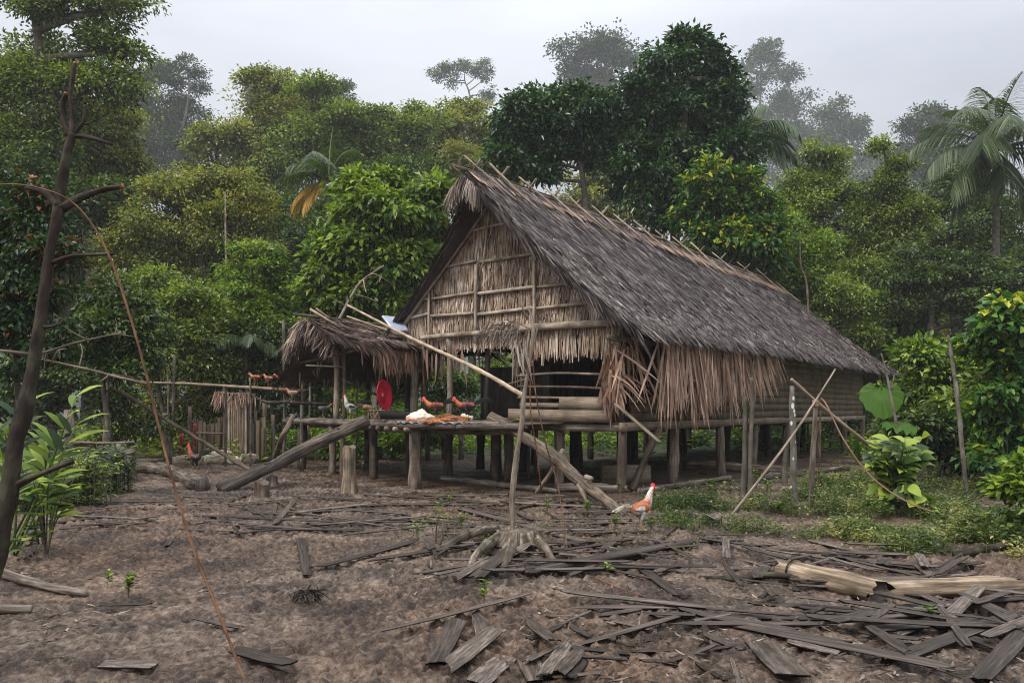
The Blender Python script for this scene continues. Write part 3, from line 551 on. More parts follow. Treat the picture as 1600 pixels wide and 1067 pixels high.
# notched logs used as steps
def logthing(name, label, cat, pts, r, mat='log', sides=12, n=None, wob=.12, knob=.0, notch=0, extra=None, group=None, flat=1.):
    pts = [A(*p) for p in pts]; th = thing(name, label, cat, pts[0], group); mb = MB(); ps = tube(mb, pts, r, sides, n=n or 40, wob=wob, knob=knob, flat=flat)
    if extra: extra(mb)
    mb.build('trunk', M[mat], th, True)
    if notch:
        for k in range(2, notch):
            q = ps[int(len(ps) * k / (notch + 1))]; d = nrm(ps[-1] - ps[0]); m2 = MB(); rr = r[0] if np.ndim(r) else r
            s_ = nrm(np.cross(d, UP)); box(m2, q - s_ * rr * .62 + UP * rr * .82, q + s_ * rr * .62 + UP * rr * .82, rr * 1.1, rr * .35, UP - d * .2, segs=2); m2.build('step', M[mat], th)
    return th
g1 = G(343, 768, .05)
logthing('notched_log', 'thick notched log leaning up to the left end of the deck', 'log ladder', [g1, P(425, 728, 16.6), P(500, 690, 17.1), A(*P(574, 657, 17.6))], [.125, .135, .135, .12], 'log', notch=9, knob=.25)
def br(mb): tube(mb, [P(905, 757, 13.6), P(914, 775, 13.4), P(918, 788, 13.3)], [.06, .045, .03], 7); tube(mb, [P(915, 745, 13.4), P(925, 748, 13.3)], [.05, .04], 7)
logthing('notched_log', 'gnarled grey log sloping down from the deck to the mud on the right', 'log ladder', [P(765, 652, 15.4), P(800, 672, 15.2), P(850, 702, 14.6), P(897, 742, 13.9), G(978, 806, .06)], [.10, .10, .11, .115, .07], 'pole', knob=.5, extra=br)
logthing('leaning_pole', 'short bent pole leaning on the left corner of the deck', 'pole', [G(428, 728), P(438, 690, 19.8), P(460, 648, 20)], [.08, .07, .06], 'pole')
logthing('leaning_stick', 'short stick crossed under the gnarled log ramp', 'stick', [G(838, 770), P(866, 730, 14.9), P(880, 702, 15)], .045, 'pole', 7)

# ------------------------------------------------------------------ porch roof on the left
porch = thing('porch', 'low thatched porch with ragged eaves over the left of the deck', 'porch', hp(7.9, 0, 0))
main_slope = roof_slope(1, 'roof_slope', lambda b: -1.35 - .1 * b, lambda b: 4.0 if b < .6 else -.1, 2.75, 24, 44, 3.80, 7.9, .27, porch, 'porch_thatch', Ls=(.3, .5))
roof_slope(-1, 'roof_slope', lambda b: -1.35 + .55 * b, lambda b: 4.0, 1.75, 16, 40, 3.80, 7.9, .80, porch, 'porch_thatch', Ls=(.3, .5))
mb = MB(); n = 420; a = rng.uniform(-1, 1, n)
ribbons(mb, hpv(7.9 - a * .9, -1.3 + .25 * np.abs(a) + rng.normal(size=n) * .12, 3.84 - np.abs(a) * .62), -SD * .6 - UP * rng.uniform(.3, 1.1, (n, 1)) + rng.normal(size=(n, 3)) * .2, UP - SD + rng.normal(size=(n, 3)) * .3, rng.uniform(.25, .55, n), rng.uniform(.02, .045, n), sag=.3, segs=2, prof=[1, .8, .2])
mb.build('gable_hood', M['porch_thatch'], porch); mb = MB(); n = 260; uu = np.concatenate([rng.uniform(5.2, 9.5, n - 150), rng.uniform(5.2, 5.5, 150)]); hang(mb, hpv(uu, np.where(uu > 6.2, rng.uniform(-1, 3.5, n), rng.uniform(-1.4, -.3, n)), 3.8 - np.where(uu < 7.9, .3, .8) * np.abs(uu - 7.9) - .05), -UP + rng.normal(size=(n, 3)) * .2, rng.uniform(.2, .6, n), .04, .1); mb.build('eave_fringe', M['frond_dry'], porch)
mb = MB(); n = 50; hang(mb, hpv(rng.uniform(3.9, 6.5, n), rng.uniform(-.6, .6, n), rng.uniform(2.9, 3.3, n)), -UP + rng.normal(size=(n, 3)) * .12, rng.uniform(.4, .95, n), .05, .05); mb.build('hanging_leaf', M['frond_dry'], porch)
def pole(par, name, pts, r, mat='pole', sides=8, wob=.1):
    mb = MB(); tube(mb, [A(*p) for p in pts], r, sides, wob=wob); return mb.build(name, M[mat], par, True)
pole(porch, 'ridge_pole', [hp(7.9, -1.75, 3.9), hp(7.9, 4, 3.86)], .035, 'post'); pole(porch, 'ridge_stick', [hp(8.1, -1.1, 4.1), hp(7.0, -.7, 3.42)], .03, 'bamboo'); pole(porch, 'ridge_stick', [hp(7.9, -.1, 4.0), hp(6.9, 1.0, 3.5)], .025, 'bamboo'); pole(porch, 'ridge_stick', [hp(7.6, -.9, 3.85), hp(8.0, -1.0, 4.12)], .025, 'pole')
for (px, Y, z0, z1, r) in ((525, 19.4, 1.3, 3.45, .075), (537, 19.6, 1.3, 3.2, .04), (647, 18.6, 1.3, 3.2, .09), (663, 19.5, 1.3, 3.3, .08), (575, 22.4, 0, 3.0, .06), (702, 18.2, 1.3, 3.3, .07), (610, 22, 1.3, 3.1, .05), (473, 21.6, 0, 2.9, .05)):
    X = (px - 800) / F * Y; pole(porch, 'post', [(X, Y, z0), (X + .02, Y, (z0 + z1) / 2), (X, Y, z1)], r, 'post' if px in (647, 663, 575, 473) else 'pole')
pole(porch, 'cross_pole', [P(478, 571, 19.3), P(535, 573, 19.3)], .02); pole(porch, 'cross_pole', [hp(9.4, -.8, 2.75), hp(6.3, -1.0, 3.05)], .035, 'post')
pole(porch, 'cross_pole', [P(533, 592, 20), P(600, 622, 20.5), P(625, 632, 20.6)], .03)
mb = MB(); 
for k in range(22): box(mb, hp(9.2 - k * .12, 1.6, 3.0 - .02 * k), hp(9.2 - k * .12 + .1, 1.6, 3.3), .08, .01, SD)
mb.build('woven_panel', M['rail'], porch)

# solar panel, dish, basket and the rest on the deck
def solidmat(n, c, r=.5, **k): return mat_plain(n, c, r, **k)
sp_ = thing('solar_panel', 'small pale solar panel lying on the porch thatch', 'solar panel', P(620, 510, 19.3))
mb = MB(); a, b, c_, d_ = P(597, 493, 19.4), P(629, 496, 19.7), P(638, 516, 18.5), P(614, 515, 18.3)
pn = nrm(np.cross(b - a, d_ - a)); pn = pn * np.sign(pn[2])
mb.add([a, b, c_, d_, a - pn * .04, b - pn * .04, c_ - pn * .04, d_ - pn * .04], np.array([[0, 1, 2, 3], [7, 6, 5, 4], [0, 4, 5, 1], [1, 5, 6, 2], [2, 6, 7, 3], [3, 7, 4, 0]])); mb.build('frame', solidmat('alu', (.55, .57, .6), .35), sp_)
mb = MB(); q = (a + b + c_ + d_) / 4
mb.add([q + (v - q) * .9 + pn * .004 for v in (a, b, c_, d_)], np.array([[0, 1, 2, 3]])); mb.build('cell_sheet', solidmat('cell', (.33, .38, .46), .15, c2=(.42, .47, .55)), sp_)

def lathe(mb, prof, n=24, M_=None, c=None, lob=0):
    th = np.arange(n) * 2 * math.pi / n; V = []; g = []
    for (r, z) in prof:
        for t in th: V.append((r * math.cos(t) * (1 + lob * .1 * math.sin(3 * t)), r * math.sin(t), z)); g.append((z, t * .3, .4))
    Q = [(k * n + j, k * n + (j + 1) % n, (k + 1) * n + (j + 1) % n, (k + 1) * n + j) for k in range(len(prof) - 1) for j in range(n)]
    V = np.array(V)
    if M_ is not None: V = M_(V)
    mb.add(V, [np.array(Q), np.arange(n)[::-1][None], (np.arange(n) + (len(prof) - 1) * n)[None]], np.array(g), c)
def frame(o, x, y, z): return lambda V: A(*o) + V[:, :1] * A(*x) + V[:, 1:2] * A(*y) + V[:, 2:3] * A(*z)
o_ = P(600.5, 617, 17.6); zz = nrm(A(.93, -.35, .1)); xx = nrm(np.cross(UP, zz)); yy = np.cross(zz, xx)
dish = thing('red_basin', 'large round red plastic basin standing on edge on the deck', 'basin', o_)
redm = solidmat('red_plastic', (.46, .012, .03), .38, c2=(.34, .01, .025)); mb = MB()
lathe(mb, [(.2, -.07), (.26, -.03), (.315, .0), (.335, .005), (.335, .018), (.31, .012), (.25, -.015), (.2, -.045), (.14, -.05), (.13, -.043), (.06, -.043), (.05, -.035)], 32, frame(o_, xx, yy, zz)); mb.build('bowl', redm, dish, True)
mb = MB(); lathe(mb, [(.05, -.04), (.045, -.03), (.0, -.03)], 16, frame(o_, xx, yy, zz)); mb.build('emblem', solidmat('pale_red', (.75, .2, .22), .4), dish, True)
ob = P(598, 657, 17.9); bk = thing('woven_basket', 'grey open weave basket tipped behind the red basin', 'basket', ob)
mb = MB()
for k in range(18):
    for s_ in (-1, 1):
        pts = []
        for q in np.linspace(0, 1, 6):
            th = k * 2 * math.pi / 18 + s_ * q * .9; r = .34 * math.cos(q * 1.15) ** .8; pts.append(ob + A(r * math.cos(th), r * math.sin(th), .34 * math.sin(q * 1.45)))
        tube(mb, pts, .011, 4, n=5, wob=0)
for q in (0, .5): tube(mb, [ob + A(.34 * math.cos(q * 1.15) ** .8 * math.cos(t), .34 * math.cos(q * 1.15) ** .8 * math.sin(t), .34 * math.sin(q * 1.45)) for t in np.linspace(0, 6.283, 16)], .014, 5, n=24)
mb.build('weave', M['palelog'], bk)
of = P(626, 655, 16.9); tr_ = thing('feeding_trough', 'dark carved wooden trough on the deck beside the basin', 'trough', of)
mb = MB(); n = 14; V = []
for k, x in enumerate(np.linspace(-.42, .42, 9)):
    w = .16 * math.sqrt(max(.06, 1 - (x / .47) ** 2)); sgz = .02 * (x / .42) ** 2
    for (y, z) in ((-.6, .0), (-1, .17), (-.82, .17), (-.45, .05), (.45, .05), (.82, .17), (1, .17), (.6, 0)): V.append(of + A(x + .06 * np.sign(x) * (z > .1), y * w, z + sgz))
Q = [(k * 8 + j, k * 8 + (j + 1) % 8, k * 8 + 8 + (j + 1) % 8, k * 8 + 8 + j) for k in range(8) for j in range(8)]
mb.add(V, [np.array(Q), np.array([[7, 6, 5, 4, 3, 2, 1, 0], list(range(64, 72))])], A(0, 0, .2)); mb.build('bowl', M['dark'], tr_)
gl = thing('green_lid', 'small green plastic plate lying across the dark trough', 'plate', of + A(0.0, 0, .2)); mb = MB(); lathe(mb, [(.02, .0), (.12, .0), (.14, .018), (.13, .018), (.11, .008), (.0, .008)], 20, frame(of + A(.03, 0, .195), (1, 0, 0), (0, 1, 0), (0, 0, 1))); mb.build('rim_plate', solidmat('green_plastic', (.08, .38, .13), .35), gl, True)
# split sago palm pith
def rock(name, label, cat, c, rx, ry, rz, mat, seed, sharp=1., par=None):
    nth, nph = 40, 20; V = []
    for i in range(nph + 1):
        ph = -.25 + (math.pi / 2 + .25) * i / nph
        for j in range(nth):
            th = 2 * math.pi * j / nth; d = A(math.cos(th) * math.cos(ph), math.sin(th) * math.cos(ph), math.sin(ph))
            r = 1 + .34 * float(fbm(d[0] * 2.2 + seed, d[1] * 2.2 + d[2] * 3, 3, 1)) * sharp + .12 * float(fbm(d[0] * 9 + seed, d[1] * 9 + d[2] * 8, 2, 2)); V.append((d[0] * rx * r, d[1] * ry * r, d[2] * rz * r))
    Q = [(i * nth + j, i * nth + (j + 1) % nth, (i + 1) * nth + (j + 1) % nth, (i + 1) * nth + j) for i in range(nph) for j in range(nth)]
    mb = MB(); mb.add(np.array(V) + c, np.array(Q), A(0, 0, .5)); o = mb.build(name, mat, par, True, None if par else tuple(c))
    if not par: tag(o, label, cat)
    return o
def twotone(name, top, side):
    m, nt = newmat(name); l = nt.links.new; tx = nd(nt, 'ShaderNodeTexCoord'); n = nd(nt, 'ShaderNodeTexNoise', Scale=14.0, Detail=6.0, Roughness=.7); l(tx.outputs['Object'], n.inputs['Vector'])
    s = nd(nt, 'ShaderNodeSeparateXYZ'); l(tx.outputs['Object'], s.inputs[0]); a = nd(nt, 'ShaderNodeMath', operation='MULTIPLY_ADD'); a.inputs[1].default_value = 3.2; l(s.outputs[2], a.inputs[0]); l(n.outputs[0], a.inputs[2])
    rp = ramp(nt, [(.55, side), (.72, tuple((x + y) / 2 for x, y in zip(top, side))), (.82, top)]); l(a.outputs[0], rp.inputs[0]); p = nd(nt, 'ShaderNodeBsdfPrincipled', Roughness=.8); l(rp.outputs[0], p.inputs['Base Color'])
    b = nd(nt, 'ShaderNodeBump', Strength=.8, Distance=.03); l(n.outputs[0], b.inputs['Height']); l(b.outputs[0], p.inputs['Normal']); o = nd(nt, 'ShaderNodeOutputMaterial'); l(p.outputs[0], o.inputs[0]); return m
sago = twotone('sago_pith', (.78, .68, .56), (.42, .14, .05))
zd = 1.40
def onp(px, Y, z=zd): return A((px - 800) / F * Y, Y, z)
rock('sago_block', 'rough white topped block of sago pith on the deck', 'sago pith', onp(657, 16.35, 1.4), .30, .22, .2, sago, 3)
chipm = mat_plain('sago_chips', (.55, .22, .09), .85, .9, (.26, .085, .03), 30.)
rock('sago_crumbs', 'low heap of orange brown sago chips between the two roosters', 'sago heap', onp(700, 15.9, 1.4), .42, .22, .13, chipm, 9, 1.4)
rock('sago_crumbs', 'small pale end of sago pith at the right of the deck heap', 'sago heap', onp(728, 16.15, 1.4), .15, .13, .14, sago, 15, 1.2)

# ------------------------------------------------------------------ roosters and hens
FE = mat_feather(); combm = solidmat('comb_red', (.6, .02, .03), .45); legm = solidmat('chicken_leg', (.5, .3, .1), .5); beakm = solidmat('beak', (.55, .4, .2), .4); eyem = solidmat('eye_dark', (.01, .01, .01), .2)
POSE = {'alert': [(-.19, .335, .012, .02), (-.165, .33, .035, .045), (-.12, .325, .062, .07), (-.05, .31, .083, .092), (.03, .31, .086, .1), (.09, .34, .074, .092), (.13, .39, .054, .066), (.15, .445, .042, .048), (.163, .495, .034, .037), (.172, .53, .028, .03), (.186, .552, .027, .029), (.205, .555, .021, .022), (.222, .552, .008, .009)],
        'proud': [(-.17, .265, .012, .02), (-.15, .275, .035, .045), (-.11, .285, .060, .07), (-.05, .30, .08, .088), (.02, .33, .083, .094), (.07, .375, .072, .085), (.10, .43, .054, .062), (.115, .485, .044, .048), (.13, .53, .036, .038), (.145, .57, .03, .03), (.165, .598, .027, .028), (.185, .602, .021, .022), (.202, .598, .008, .009)],
        'stand': [(-.19, .34, .012, .02), (-.165, .33, .035, .045), (-.12, .32, .062, .07), (-.05, .30, .083, .092), (.04, .30, .084, .096), (.11, .32, .068, .08), (.16, .36, .048, .056), (.195, .395, .036, .042), (.22, .425, .03, .033), (.24, .44, .026, .028), (.258, .44, .022, .022), (.275, .436, .008, .009)],
        'peck': [(-.19, .36, .012, .02), (-.165, .35, .035, .045), (-.12, .335, .062, .07), (-.05, .31, .083, .092), (.04, .285, .084, .092), (.11, .26, .066, .075), (.16, .22, .048, .054), (.195, .175, .036, .04), (.215, .13, .03, .032), (.23, .095, .027, .028), (.24, .07, .022, .022), (.248, .052, .008, .009)]}
def chicken(name, label, pos, rz, s, pose, c_body, c_neck, c_wing, c_tail, hen=False, tail='sickle', group='chickens around the house', c_belly=None):
    pos = A(*pos); th = thing(name, label, 'rooster' if not hen else 'hen', pos, group); sp = POSE[pose]
    Rm = lambda V: np.asarray(V) @ np.array([[math.cos(rz), math.sin(rz), 0], [-math.sin(rz), math.cos(rz), 0], [0, 0, 1]]) * s + pos
    c_belly = c_belly or tuple(.5 * x for x in c_body)
    mb = MB(); pts = np.array(sp); ps = smoothpts(pts, 40); n = 16; V = []; cc = []
    Tn = nrm(np.gradient(ps[:, :2], axis=0)); 
    for k, (x, z, rw, rh) in enumerate(ps):
        f = k / 40; tx_, tz_ = Tn[k]; up = (-tz_, tx_)
        for j in range(n):
            a = 2 * math.pi * j / n; wv = 1 + (.05 * math.sin(k * 2.1 + j * 2.7))
            V.append((x + up[0] * math.sin(a) * abs(rh) * wv, math.cos(a) * abs(rw) * wv, z + up[1] * math.sin(a) * abs(rh) * wv))
            ba = A(*c_body) if math.sin(a) > -.25 else A(*c_belly); q = sst(.42, .62, f); h_ = sst(.84, .9, f)
            cc.append((ba * (1 - q) + A(*c_neck) * q) * (1 - h_) + A(.5, .04, .04) * h_)
    Q = [(k * n + j, k * n + (j + 1) % n, (k + 1) * n + (j + 1) % n, (k + 1) * n + j) for k in range(40) for j in range(n)]
    mb.add(Rm(V), [np.array(Q), np.arange(n)[::-1][None], (np.arange(n) + 40 * n)[None]], None, np.array(cc)); bd = mb.build('body', FE, th, True)
    hx, hz = ps[-4][0], ps[-4][1]; d = A(Tn[-3][0], 0, Tn[-3][1]); upv = A(-d[2], 0, d[0])
    if pose in ('alert', 'proud'): d = A(1, 0, -.05); upv = A(0, 0, 1)
    hd = A(hx, 0, hz)
    if True:
        k_ = .4 if hen else 1.; mb = MB(); m = 11; V = []
        for i in range(m):
            q = i / (m - 1); h = k_ * (.018 + .026 * math.sin(q * math.pi) + .011 * (i % 2)); b = hd + d * (.026 - .07 * q) + upv * .018
            for y in (-.005, .005): V += [b + A(0, y, 0), b + upv * h + A(0, y * .4, 0) - d * .008]
        Q = []
        for i in range(m - 1): a = i * 4; Q += [(a, a + 4, a + 5, a + 1), (a + 2, a + 3, a + 7, a + 6), (a + 1, a + 5, a + 7, a + 3)]
        mb.add(Rm(V), np.array(Q)); mb.build('comb', combm, bd)
        mb = MB()
        for y in (-.008, .008): tube(mb, Rm([hd + d * .012 - upv * .012 + A(0, y, 0), hd + d * .012 - upv * .03 + A(0, y, 0), hd + d * .01 - upv * (.034 + .022 * k_) + A(0, y, 0)]), [.009 * s, .013 * s, .005 * s], 6, wob=0)
        mb.build('wattle', combm, bd, True)
    mb = MB(); tube(mb, Rm([hd + d * .02, hd + d * .038, hd + d * .055 - upv * .006]), [.009 * s, .0065 * s, .002 * s], 6, wob=0); mb.build('beak', beakm, bd, True)
    mb = MB()
    for y in (-1, 1): lathe(mb, [(.001, -.004), (.0045, -.002), (.005, .002), (.001, .005)], 8, lambda V, y=y: Rm(frame(hd + d * .002 + upv * .006 + A(0, y * .022, 0), (1, 0, 0), (0, 0, 1), (0, y, 0))(V)))
    mb.build('eye', eyem, bd)
    # tail
    mb = MB(); nt_ = 16 if not hen else 9; 
    for k in range(nt_):
        a = (k - nt_ / 2) / nt_; Lf = (.20 + .08 * rng.random()) * ((1.25 if tail == 'sickle' else .72) if not hen else .5); el = 1.0 - .09 * (k % 8); y = a * .05
        dd = A(-1, a * .7, (el * (1.0 if tail == 'sickle' else .35) + .2) * (1 if not hen else .55)); b = A(-.16, y, .345)
        V = []; m = 6; sg = 1.0 if tail == 'sickle' else 1.5
        dd = dd / np.linalg.norm(dd)
        for i in range(m + 1):
            q = i / m; c = b + dd * Lf * q * 1.3 + A(-.25, 0, -1) * sg * (.0 if hen else .55) * Lf * q * q; w = .030 * (.4 + math.sin(math.pi * min(q + .12, 1)) * .8); V += [c + A(0, -.003, -w * .6) + A(-w * .6, 0, 0), c + A(0, .003, w * .6) + A(w * .5, 0, 0)]
        Q = [(i * 2, i * 2 + 1, i * 2 + 3, i * 2 + 2) for i in range(m)]
        ct = c_tail[k % len(c_tail)]; mb.add(Rm(V), np.array(Q), None, ct)
    mb.build('tail', FE, th)
    for y in (-1, 1):
        mb = MB(); V = []; m, n2 = 10, 8
        for i in range(m + 1):
            q = i / m; x = .09 - .24 * q; w = .055 * math.sin(math.pi * min(.12 + q * .88, 1)) ** .7 + .003; cz = .325 - .02 * q + .02 * math.sin(q * 3)
            bw = np.interp(x, pts[:5, 0], pts[:5, 2]) if x < pts[4, 0] else .08
            for j in range(n2): a = 2 * math.pi * j / n2; V.append((x, y * (bw * .86 + .014 + .012 * math.cos(a)), cz + w * math.sin(a)))
        Q = [(k * n2 + j, k * n2 + (j + 1) % n2, (k + 1) * n2 + (j + 1) % n2, (k + 1) * n2 + j) for k in range(m) for j in range(n2)]
        cw = [A(*(c_wing[0] if (k // n2) < m * .35 or (k % n2) in (1, 2, 3) else c_wing[-1])) for k in range((m + 1) * n2)]
        mb.add(Rm(V), np.array(Q), None, np.array(cw)); mb.build('wing', FE, th, True)
        mb = MB(); ft = A(.02 + .02 * y, y * .045, 0)
        tube(mb, Rm([A(.0, y * .045, .27), A(-.01 + .01 * y, y * .047, .17), A(-.02 + .02 * y, y * .045, .135)]), [.042 * s, .026 * s, .011 * s], 8, wob=0, c=np.array(c_belly)); mb.build('thigh', FE, th, True)
        mb = MB(); kn = A(-.02 + .02 * y, y * .045, .14); tube(mb, Rm([kn, kn * .5 + ft * .5 + A(-.004, 0, 0), ft + A(0, 0, .008)]), [.009 * s, .0075 * s, .009 * s], 6, wob=0)
        for aa in (-.5, 0, .5, math.pi): tube(mb, Rm([ft + A(0, 0, .008), ft + A(.03 * math.cos(aa), .03 * math.sin(aa), .008), ft + A((.062 if aa < 3 else .03) * math.cos(aa), .06 * math.sin(aa), .003)]), [.007 * s, .006 * s, .003 * s], 5, n=3, wob=0)
        mb.build('leg', legm, th, True)
    return th
cream, orange, black, dred = (.62, .52, .40), (.40, .115, .035), (.012, .014, .016), (.35, .06, .015)
gr = G(1003, 832)
chicken('rooster', 'cream and orange rooster standing tall in the yard by the weeds', gr + UP * .01, R(18), .95, 'proud', orange, (.66, .55, .45), [orange, (.7, .62, .52)], [(.6, .52, .38), (.05, .06, .07), (.6, .5, .36), (.5, .4, .25)], tail='low', c_belly=(.42, .38, .34))
chicken('rooster', 'orange rooster with black tail feeding beside the white sago block', onp(681, 15.7, 1.41), R(172), .95, 'stand', (.28, .045, .015), (.48, .14, .025), [(.25, .035, .015), (.05, .03, .02)], [black, (.03, .035, .04), black], c_belly=(.05, .03, .02))
chicken('rooster', 'red rooster with black tail pecking at the right end of the deck', onp(729, 15.45, 1.41), R(175), .95, 'stand', (.30, .05, .02), (.45, .10, .02), [(.25, .035, .015), black], [black, (.03, .035, .04), black], c_belly=black)
chicken('hen', 'plain brown hen pecking near the basket on the deck', onp(577, 18.0, 1.4), R(-10), .85, 'peck', (.24, .13, .06), (.28, .15, .07), [(.22, .11, .05), (.16, .08, .04)], [(.08, .05, .03)], True)
chicken('rooster', 'white necked black rooster at the left of the deck', onp(549, 19.0, 1.4), R(160), .95, 'alert', black, (.68, .64, .55), [(.55, .5, .42), black], [black, (.02, .03, .025)], c_belly=(.5, .46, .4))
chicken('hen', 'speckled grey hen near the porch post on the deck', onp(506, 19.8, 1.4), R(20), .8, 'stand', (.12, .10, .08), (.16, .13, .10), [(.1, .08, .06), (.14, .12, .1)], [(.05, .04, .03)], True)
gb = G(304, 742)
chicken('rooster', 'dark rooster with red hackles standing behind the lying log', gb + A(0, 0, .05), R(150), 1.15, 'alert', black, (.4, .07, .02), [(.3, .05, .02), black], [black, (.02, .04, .03)], c_belly=black)

# ------------------------------------------------------------------ perch, poles and the stake fence on the left
def zat(py, Y): return H - (py - HY) / F * Y
perch = thing('perch_pole', 'long thin horizontal perch pole above the stake fence', 'perch', P(330, 600, 22))
mb = MB(); pz = [P(207, 597, 22.5), P(300, 600, 22.2), P(400, 606, 21.6), P(478, 610, 20.6)]; tube(mb, pz, [.03, .04, .045, .05], 7, n=24, wob=.15); mb.build('bar', M['bamboo'], perch, True)
for (x0, y0, x1, y1, Y, r) in ((443, 500, 444, 715, 21.2, .045), (273, 555, 266, 735, 22.3, .04), (198, 600, 185, 705, 22.4, .05), (353, 600, 352, 720, 22, .035), (391, 590, 391, 725, 21.6, .03)):
    pole(perch, 'upright', [P(x0, y0, Y), P((x0 + x1) / 2 + 1, (y0 + y1) / 2, Y), A(*(P(x1, y1, Y)[:2]), -.1)], [r * .8, r, r * 1.1], 'bark')
def bird(px, z, Y, rz, lab, cb, cn):
    chicken('hen', lab, A((px - 800) / F * Y, Y, z), rz, .8, 'stand', cb, cn, [cb, tuple(.7 * x for x in cb)], [tuple(.4 * x for x in cb)], True)
bird(400, zat(604, 21.55), 21.55, R(165), 'left one of two rusty hens side by side on the perch pole', (.3, .09, .03), (.4, .13, .04))
bird(421, zat(606, 21.3), 21.3, R(150), 'right one of two rusty hens side by side on the perch pole', (.26, .1, .045), (.4, .14, .06))
bird(440, zat(606, 21.2), 21.2, R(170), 'dark rusty hen at the porch end of the perch pole', (.16, .05, .03), (.28, .07, .03))
br_ = thing('roost_branch', 'dark crooked branch under the perch pole beside the porch', 'branch', P(430, 628, 20.5)); mb = MB(); tube(mb, [P(398, 618, 21), P(415, 628, 20.7), P(450, 628, 20.4), P(520, 632, 20)], [.02, .04, .045, .04], 7, n=20, wob=.2); mb.build('limb', M['barkdark'], br_, True); mb = MB(); tube(mb, [P(472, 632, 20.3), A(*P(472, 632, 20.3)[:2], 0)], .05, 7); mb.build('upright', M['bark'], br_, True)
bird(458, zat(629, 20.3), 20.3, R(160), 'buff hen with pale wings on the dark roost branch', (.42, .27, .16), (.45, .13, .05))
logthing('leaning_pole', 'long thin grey pole leaning diagonally in front of the stake fence', 'pole', [P(172, 602, 21), P(280, 668, 20.8), G(398, 742)], [.045, .05, .055], 'pole', 8, wob=.15)
fence = thing('stake_fence', 'weathered stake fence of split posts behind the yard', 'fence', G(360, 722))
for k in range(27):
    px = 303 + k * 4.35 + rng.normal() * .8
    if 344 < px < 372 and k % 2: continue
    Y = 24.2 - .01 * (px - 360) + rng.normal() * .05; X = (px - 800) / F * Y; h = 1.2 + .12 * rng.normal() - .15 * (k > 24); z0 = float(gz(X, Y)) - .1
    mb = MB(); box(mb, (X, Y, z0), (X + .03 * rng.normal(), Y, h + .1), .07 + .03 * rng.random(), .04, (.2, 1, 0), segs=3, jag=.06); mb.build('stake', M['wall'], fence)
pole(fence, 'fence_rail', [P(300, 676, 24), P(360, 677, 23.9), P(425, 676, 23.8)], .025, 'post')
for (px, h, r) in ((260, 1.5, .1), (297, 1.7, .06), (413, 1.9, .07), (427, 1.45, .06)): X = (px - 800) / F * 24; pole(fence, 'gate_post', [(X, 24, -.1), (X, 24, h)], r, 'post')
scr = thing('bamboo_screen', 'tall pale screen of split bamboo in the stake fence', 'screen', G(367, 724))
for k in range(11):
    px = 352 + k * 3.3; Y = 23.6; X = (px - 800) / F * Y; zt = zat(625 + 6 * rng.random() + (10 if k < 2 else 0), Y); mb = MB(); box(mb, (X, Y + .02 * (k % 2), .02), (X + .02 * rng.normal(), Y + .02 * (k % 2), zt), .055, .02, (.1, 1, 0), segs=4, jag=.08); mb.build('slat', M['bamboo'], scr)
for px in (351, 388): X = (px - 800) / F * 23.7; pole(scr, 'post', [(X, 23.7, -.1), (X, 23.7, zat(600 if px < 360 else 612, 23.7))], .05, 'post')
pole(scr, 'cross_bar', [P(338, 614, 23.65), P(398, 616, 23.65)], .03, 'pole')
mb = MB(); n = 60; hang(mb, P(344, 615, 23.6) + rng.normal(size=(n, 3)) * .06, -UP + rng.normal(size=(n, 3)) * .25 + A(-.35, 0, 0), rng.uniform(.25, .5, n), .03, .2); hang(mb, P(378, 615, 23.5) + rng.normal(size=(n, 3)) * A(.22, .05, .04), -UP + rng.normal(size=(n, 3)) * .2, rng.uniform(.2, .45, n), .03, .1); mb.build('leaf_topping', M['frond_dry'], scr)
clothm = solidmat('red_cloth', (.24, .02, .03), .9)
for (px, y0, y1, w, lab) in ((283, 678, 718, .15, 'faded red cloth hanging low left of the stake fence'), (304, 662, 700, .1, 'narrow red cloth strip hanging on the fence end post')):
    a = P(px, y0, 23.5); n = 8; V = []; ln = zat(y0, 23.5) - zat(y1, 23.5)
    for i in range(n + 1):
        for j in range(9): V.append((a[0] + (j / 8 - .5) * w * (1 - .5 * i / n) + .03 * math.sin(i * .9), a[1] + .03 * math.sin(j * 1.9 + i * .3), a[2] - ln * i / n * (1 - .15 * math.sin(j))))
    mb = MB(); mb.add(V, np.array([(i * 9 + j, i * 9 + j + 1, i * 9 + j + 10, i * 9 + j + 9) for i in range(n) for j in range(8)])); o = mb.build('red_cloth', clothm, None, True, tuple(a)); o.modifiers.new('thick', 'SOLIDIFY').thickness = .008; tag(o, lab, 'cloth')
